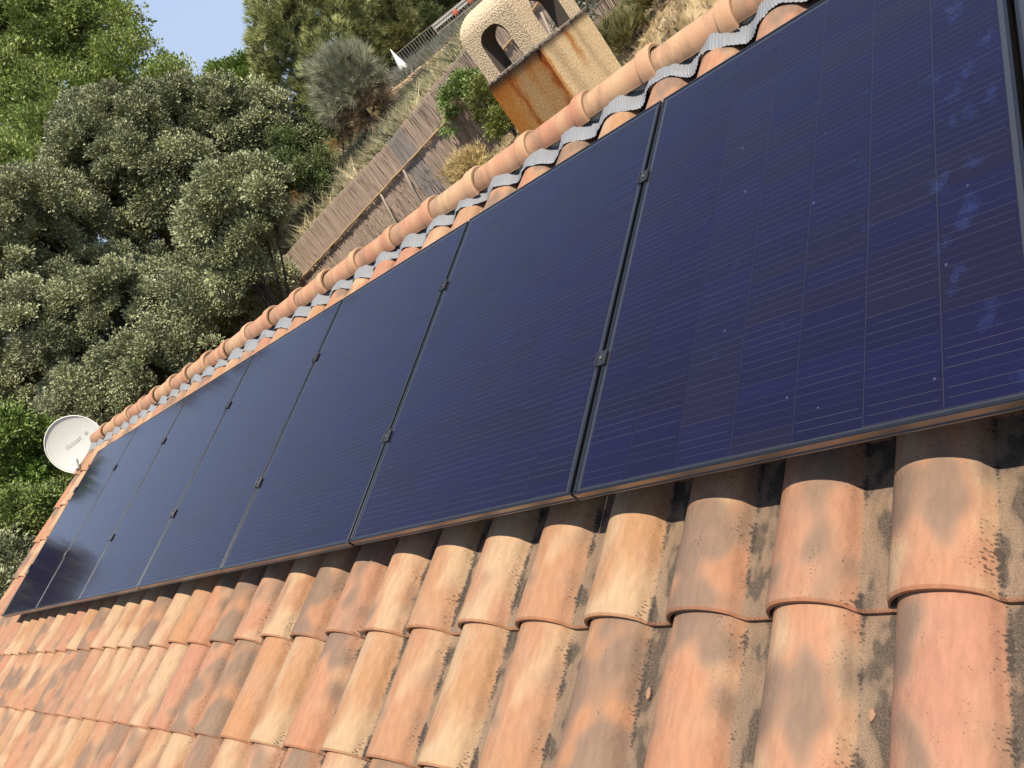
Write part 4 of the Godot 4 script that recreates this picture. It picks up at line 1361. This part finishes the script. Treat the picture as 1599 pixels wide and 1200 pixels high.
	for i in data[0].size():
		var h: float = data[0][i].origin.y
		data[1][i] = (data[1][i] as Color).lerp(Color(0.23, 0.15, 0.085), smoothstep(2.75, 2.25, h) * 0.8)
	plant("broom_bush", "round pale grey-green broom bush with brown base in front of the pines", "shrub", Vector3(-13.0, height(-13.0, -13.8), -13.8), lobes, broom, leaf_mat(0.6, 0.2), data, 0.012, "", "foliage", "stem")

func data_wood(lobes: Array, mesh: Mesh, m: Material) -> void:
	var f := foliage(lobes, 1.1, 0.5, 10, Color(0.07, 0.10, 0.035), Color(0.16, 0.19, 0.07), 1.7)
	var w := many("distant_wood", mesh, m, f[0], f[1], self)
	w.set_meta("label", "wooded hillside far behind the trees, one dark green mass")
	w.set_meta("category", "woodland")

func undergrowth() -> void:
	var oak_sprig := sprig(16, 0.10, 0.050, 0.026, 11)
	var gm := leaf_mat(0.5, 0.4)
	var om := leaf_mat(0.45, 0.15)
	# climber over the fence, left of the chimney
	var lobes := [[Vector3(-7.35, 1.12, -9.62), Vector3(0.26, 0.12, 0.16)], [Vector3(-6.95, 1.12, -9.6), Vector3(0.26, 0.17, 0.18)], [Vector3(-6.5, 0.98, -9.55), Vector3(0.26, 0.18, 0.2)], [Vector3(-7.65, 0.88, -9.62), Vector3(0.14, 0.10, 0.12)]]
	plant("climbing_shrub", "bright green shrub climbing over the fence rail left of the chimney", "shrub", Vector3(-6.7, height(-6.7, -9.5), -9.55), lobes, sprig(14, 0.11, 0.065, 0.036, 13), gm, foliage(lobes, 34.0, 0.09, 7, Color(0.10, 0.165, 0.03), Color(0.20, 0.27, 0.075), 0.8), 0.025, "", "foliage", "stem")
	lobes = lobes_around(Vector3(-5.2, 0.62, -7.6), Vector3(0.27, 0.42, 0.27), 6, 0.16, 220)
	plant("dark_shrub", "olive green rounded shrub directly left of the chimney body", "shrub", Vector3(-5.25, height(-5.25, -7.6), -7.6), lobes, oak_sprig, gm, foliage(lobes, 34.0, 0.1, 12, Color(0.09, 0.11, 0.015), Color(0.18, 0.20, 0.04), 0.7), 0.03, "", "foliage", "stem")
	lobes = lobes_around(Vector3(-7.1, 0.10, -8.6), Vector3(0.36, 0.26, 0.32), 9, 0.13, 221)
	plant("dry_bush", "straw yellow dry bush at the foot of the brushwood fence", "shrub", Vector3(-7.15, height(-7.15, -8.7), -8.7), lobes, needle_tuft(14, 0.13, 0.008, 29, 0.5), leaf_mat(0.8, 0.2), foliage(lobes, 46.0, 0.09, 8, Color(0.34, 0.25, 0.10), Color(0.54, 0.43, 0.2), 0.9), 0.02, "", "foliage", "stem")
	lobes = lobes_around(Vector3(-3.95, 0.98, -8.5), Vector3(0.30, 0.34, 0.30), 6, 0.2, 222)
	plant("grey_shrub", "silvery grey round shrub right of the chimney top", "shrub", Vector3(-3.95, height(-3.95, -8.5), -8.5), lobes, oak_sprig, om, foliage(lobes, 50.0, 0.08, 10, Color(0.17, 0.19, 0.15), Color(0.30, 0.32, 0.26), 0.6), 0.025, "", "foliage", "stem")
	var tuftm := needle_tuft(26, 0.17, 0.008, 31, 0.8)
	var spots := [[Vector3(-2.35, 0, -5.9), 0.22, "olive green tuft of grass right beside the chimney above the ridge"], [Vector3(-1.95, 0, -6.2), 0.16, "small green tuft of grass in the middle of the bare slope"], [Vector3(-1.35, 0, -6.3), 0.22, "green tuft at the top edge above the ridge tiles"], [Vector3(-2.6, 0, -8.0), 0.2, "olive tuft high on the bare slope"]]
	for s in spots:
		var p: Vector3 = s[0]; p.y = height(p.x, p.z)
		var r: float = s[1]
		var lb := [[p + Vector3(0, r * 0.3, 0), Vector3(r, r * 0.7, r)]]
		plant("grass_tuft", s[2], "plant", p, lb, tuftm, gm, foliage(lb, 150.0, 0.05, 5, Color(0.11, 0.12, 0.035), Color(0.22, 0.20, 0.08), 0.7, 1.0, -0.1), 0.0, "tufts on the slope behind the ridge", "blades")
	# grass on the slopes
	var blades := needle_tuft(11, 0.36, 0.036, 37, 0.9)
	var m := leaf_mat(0.85, 0.25)
	var xfs := []; var cols := []
	var patch := noise(0.35, 3, 55)
	for i in 34000:
		var x := rng.randf_range(-20.0, 1.0); var z := rng.randf_range(-24.0, -10.2)
		if x < -14.2 and z > -10.6: continue
		if z < -19.4 - (x + 18.69) * 0.794: continue
		var y := height(x, z)
		var t := patch.get_noise_2d(x * 1.4, z * 1.4)
		var s := rng.randf_range(0.4, 1.4) * (1.0 if t > -0.2 else 0.6)
		xfs.append(Transform3D(Basis(Vector3.UP, rng.randf() * TAU).scaled(Vector3(s, s * rng.randf_range(0.7, 1.1), s)), Vector3(x, y - 0.02, z)))
		var dry := Color(0.34, 0.27, 0.13).lerp(Color(0.62, 0.52, 0.32), rng.randf()) * rng.randf_range(0.6, 1.3)
		var grn := Color(0.15, 0.16, 0.085).lerp(Color(0.32, 0.32, 0.18), rng.randf()) * rng.randf_range(0.8, 1.2)
		cols.append(dry.lerp(grn, smoothstep(-0.25, 0.35, t + rng.randf_range(-0.3, 0.3))))
	var g := many("dry_grass", blades, m, xfs, cols, self)
	g.set_meta("label", "dry grass and weeds on the bank behind the brushwood fence")
	g.set_meta("category", "grass")
	xfs = []; cols = []
	var small := needle_tuft(9, 0.09, 0.006, 39, 0.5)
	for i in 15000:
		var x := rng.randf_range(-9.0, 1.5); var z := rng.randf_range(-9.6, -5.3)
		var t := patch.get_noise_2d(x * 2.0 + 60.0, z * 2.0)
		var s := rng.randf_range(0.4, 1.0)
		var tilt := Basis.from_euler(Vector3(rng.randfn(0, 0.5), rng.randf() * TAU, rng.randfn(0, 0.5)))
		xfs.append(Transform3D(tilt.scaled(Vector3(s, s, s)), Vector3(x, height(x, z) - 0.01, z)))
		var dry := Color(0.30, 0.225, 0.125).lerp(Color(0.46, 0.37, 0.23), rng.randf())
		cols.append(dry.lerp(Color(0.17, 0.155, 0.07), smoothstep(0.15, 0.5, t) * 0.7))
	g = many("straw", small, m, xfs, cols, self)
	g.set_meta("label", "sparse straw litter on the bare slope between house and fence")
	g.set_meta("category", "grass")
	# low leafy weeds between the grass
	xfs = []; cols = []
	var weed := sprig(16, 0.16, 0.06, 0.03, 61, 1.4)
	for i in 7000:
		var x := rng.randf_range(-19.5, 0.5); var z := rng.randf_range(-22.0, -10.15)
		if x < -14.2 and z > -10.6: continue
		if z < -19.4 - (x + 18.69) * 0.794: continue
		var t := patch.get_noise_2d(x * 1.4 + 9.0, z * 1.4)
		if t < -0.05 and rng.randf() < 0.7: continue
		var s := rng.randf_range(0.6, 1.5)
		xfs.append(Transform3D(Basis(Vector3.UP, rng.randf() * TAU).scaled(Vector3(s, s, s)), Vector3(x, height(x, z), z)))
		cols.append(Color(0.16, 0.18, 0.09).lerp(Color(0.36, 0.35, 0.20), rng.randf()))
	g = many("bank_weeds", weed, m, xfs, cols, self)
	g.set_meta("label", "pale leafy weeds scattered over the bank behind the fence")
	g.set_meta("category", "weeds")
	# lavender-grey plants along the terrace
	xfs = []; cols = []
	var spike := needle_tuft(22, 0.42, 0.012, 41, 1.4)
	for i in 900:
		var u := rng.randf()
		var p := Vector3(-19.6, 0, -21.8).lerp(Vector3(-13.4, 0, -26.7), u) + Vector3(-rng.randf() * 2.2, 0, -rng.randf() * 2.6)
		p.y = height(p.x, p.z) - 0.03
		var s := rng.randf_range(0.7, 1.2)
		xfs.append(Transform3D(Basis(Vector3.UP, rng.randf() * TAU).scaled(Vector3(s, s, s)), p))
		cols.append(Color(0.13, 0.15, 0.085).lerp(Color(0.22, 0.21, 0.20), rng.randf()))
	g = many("lavender", spike, m, xfs, cols, self)
	g.set_meta("label", "grey-green lavender planted along the terrace behind the stone edging")
	g.set_meta("category", "plants")
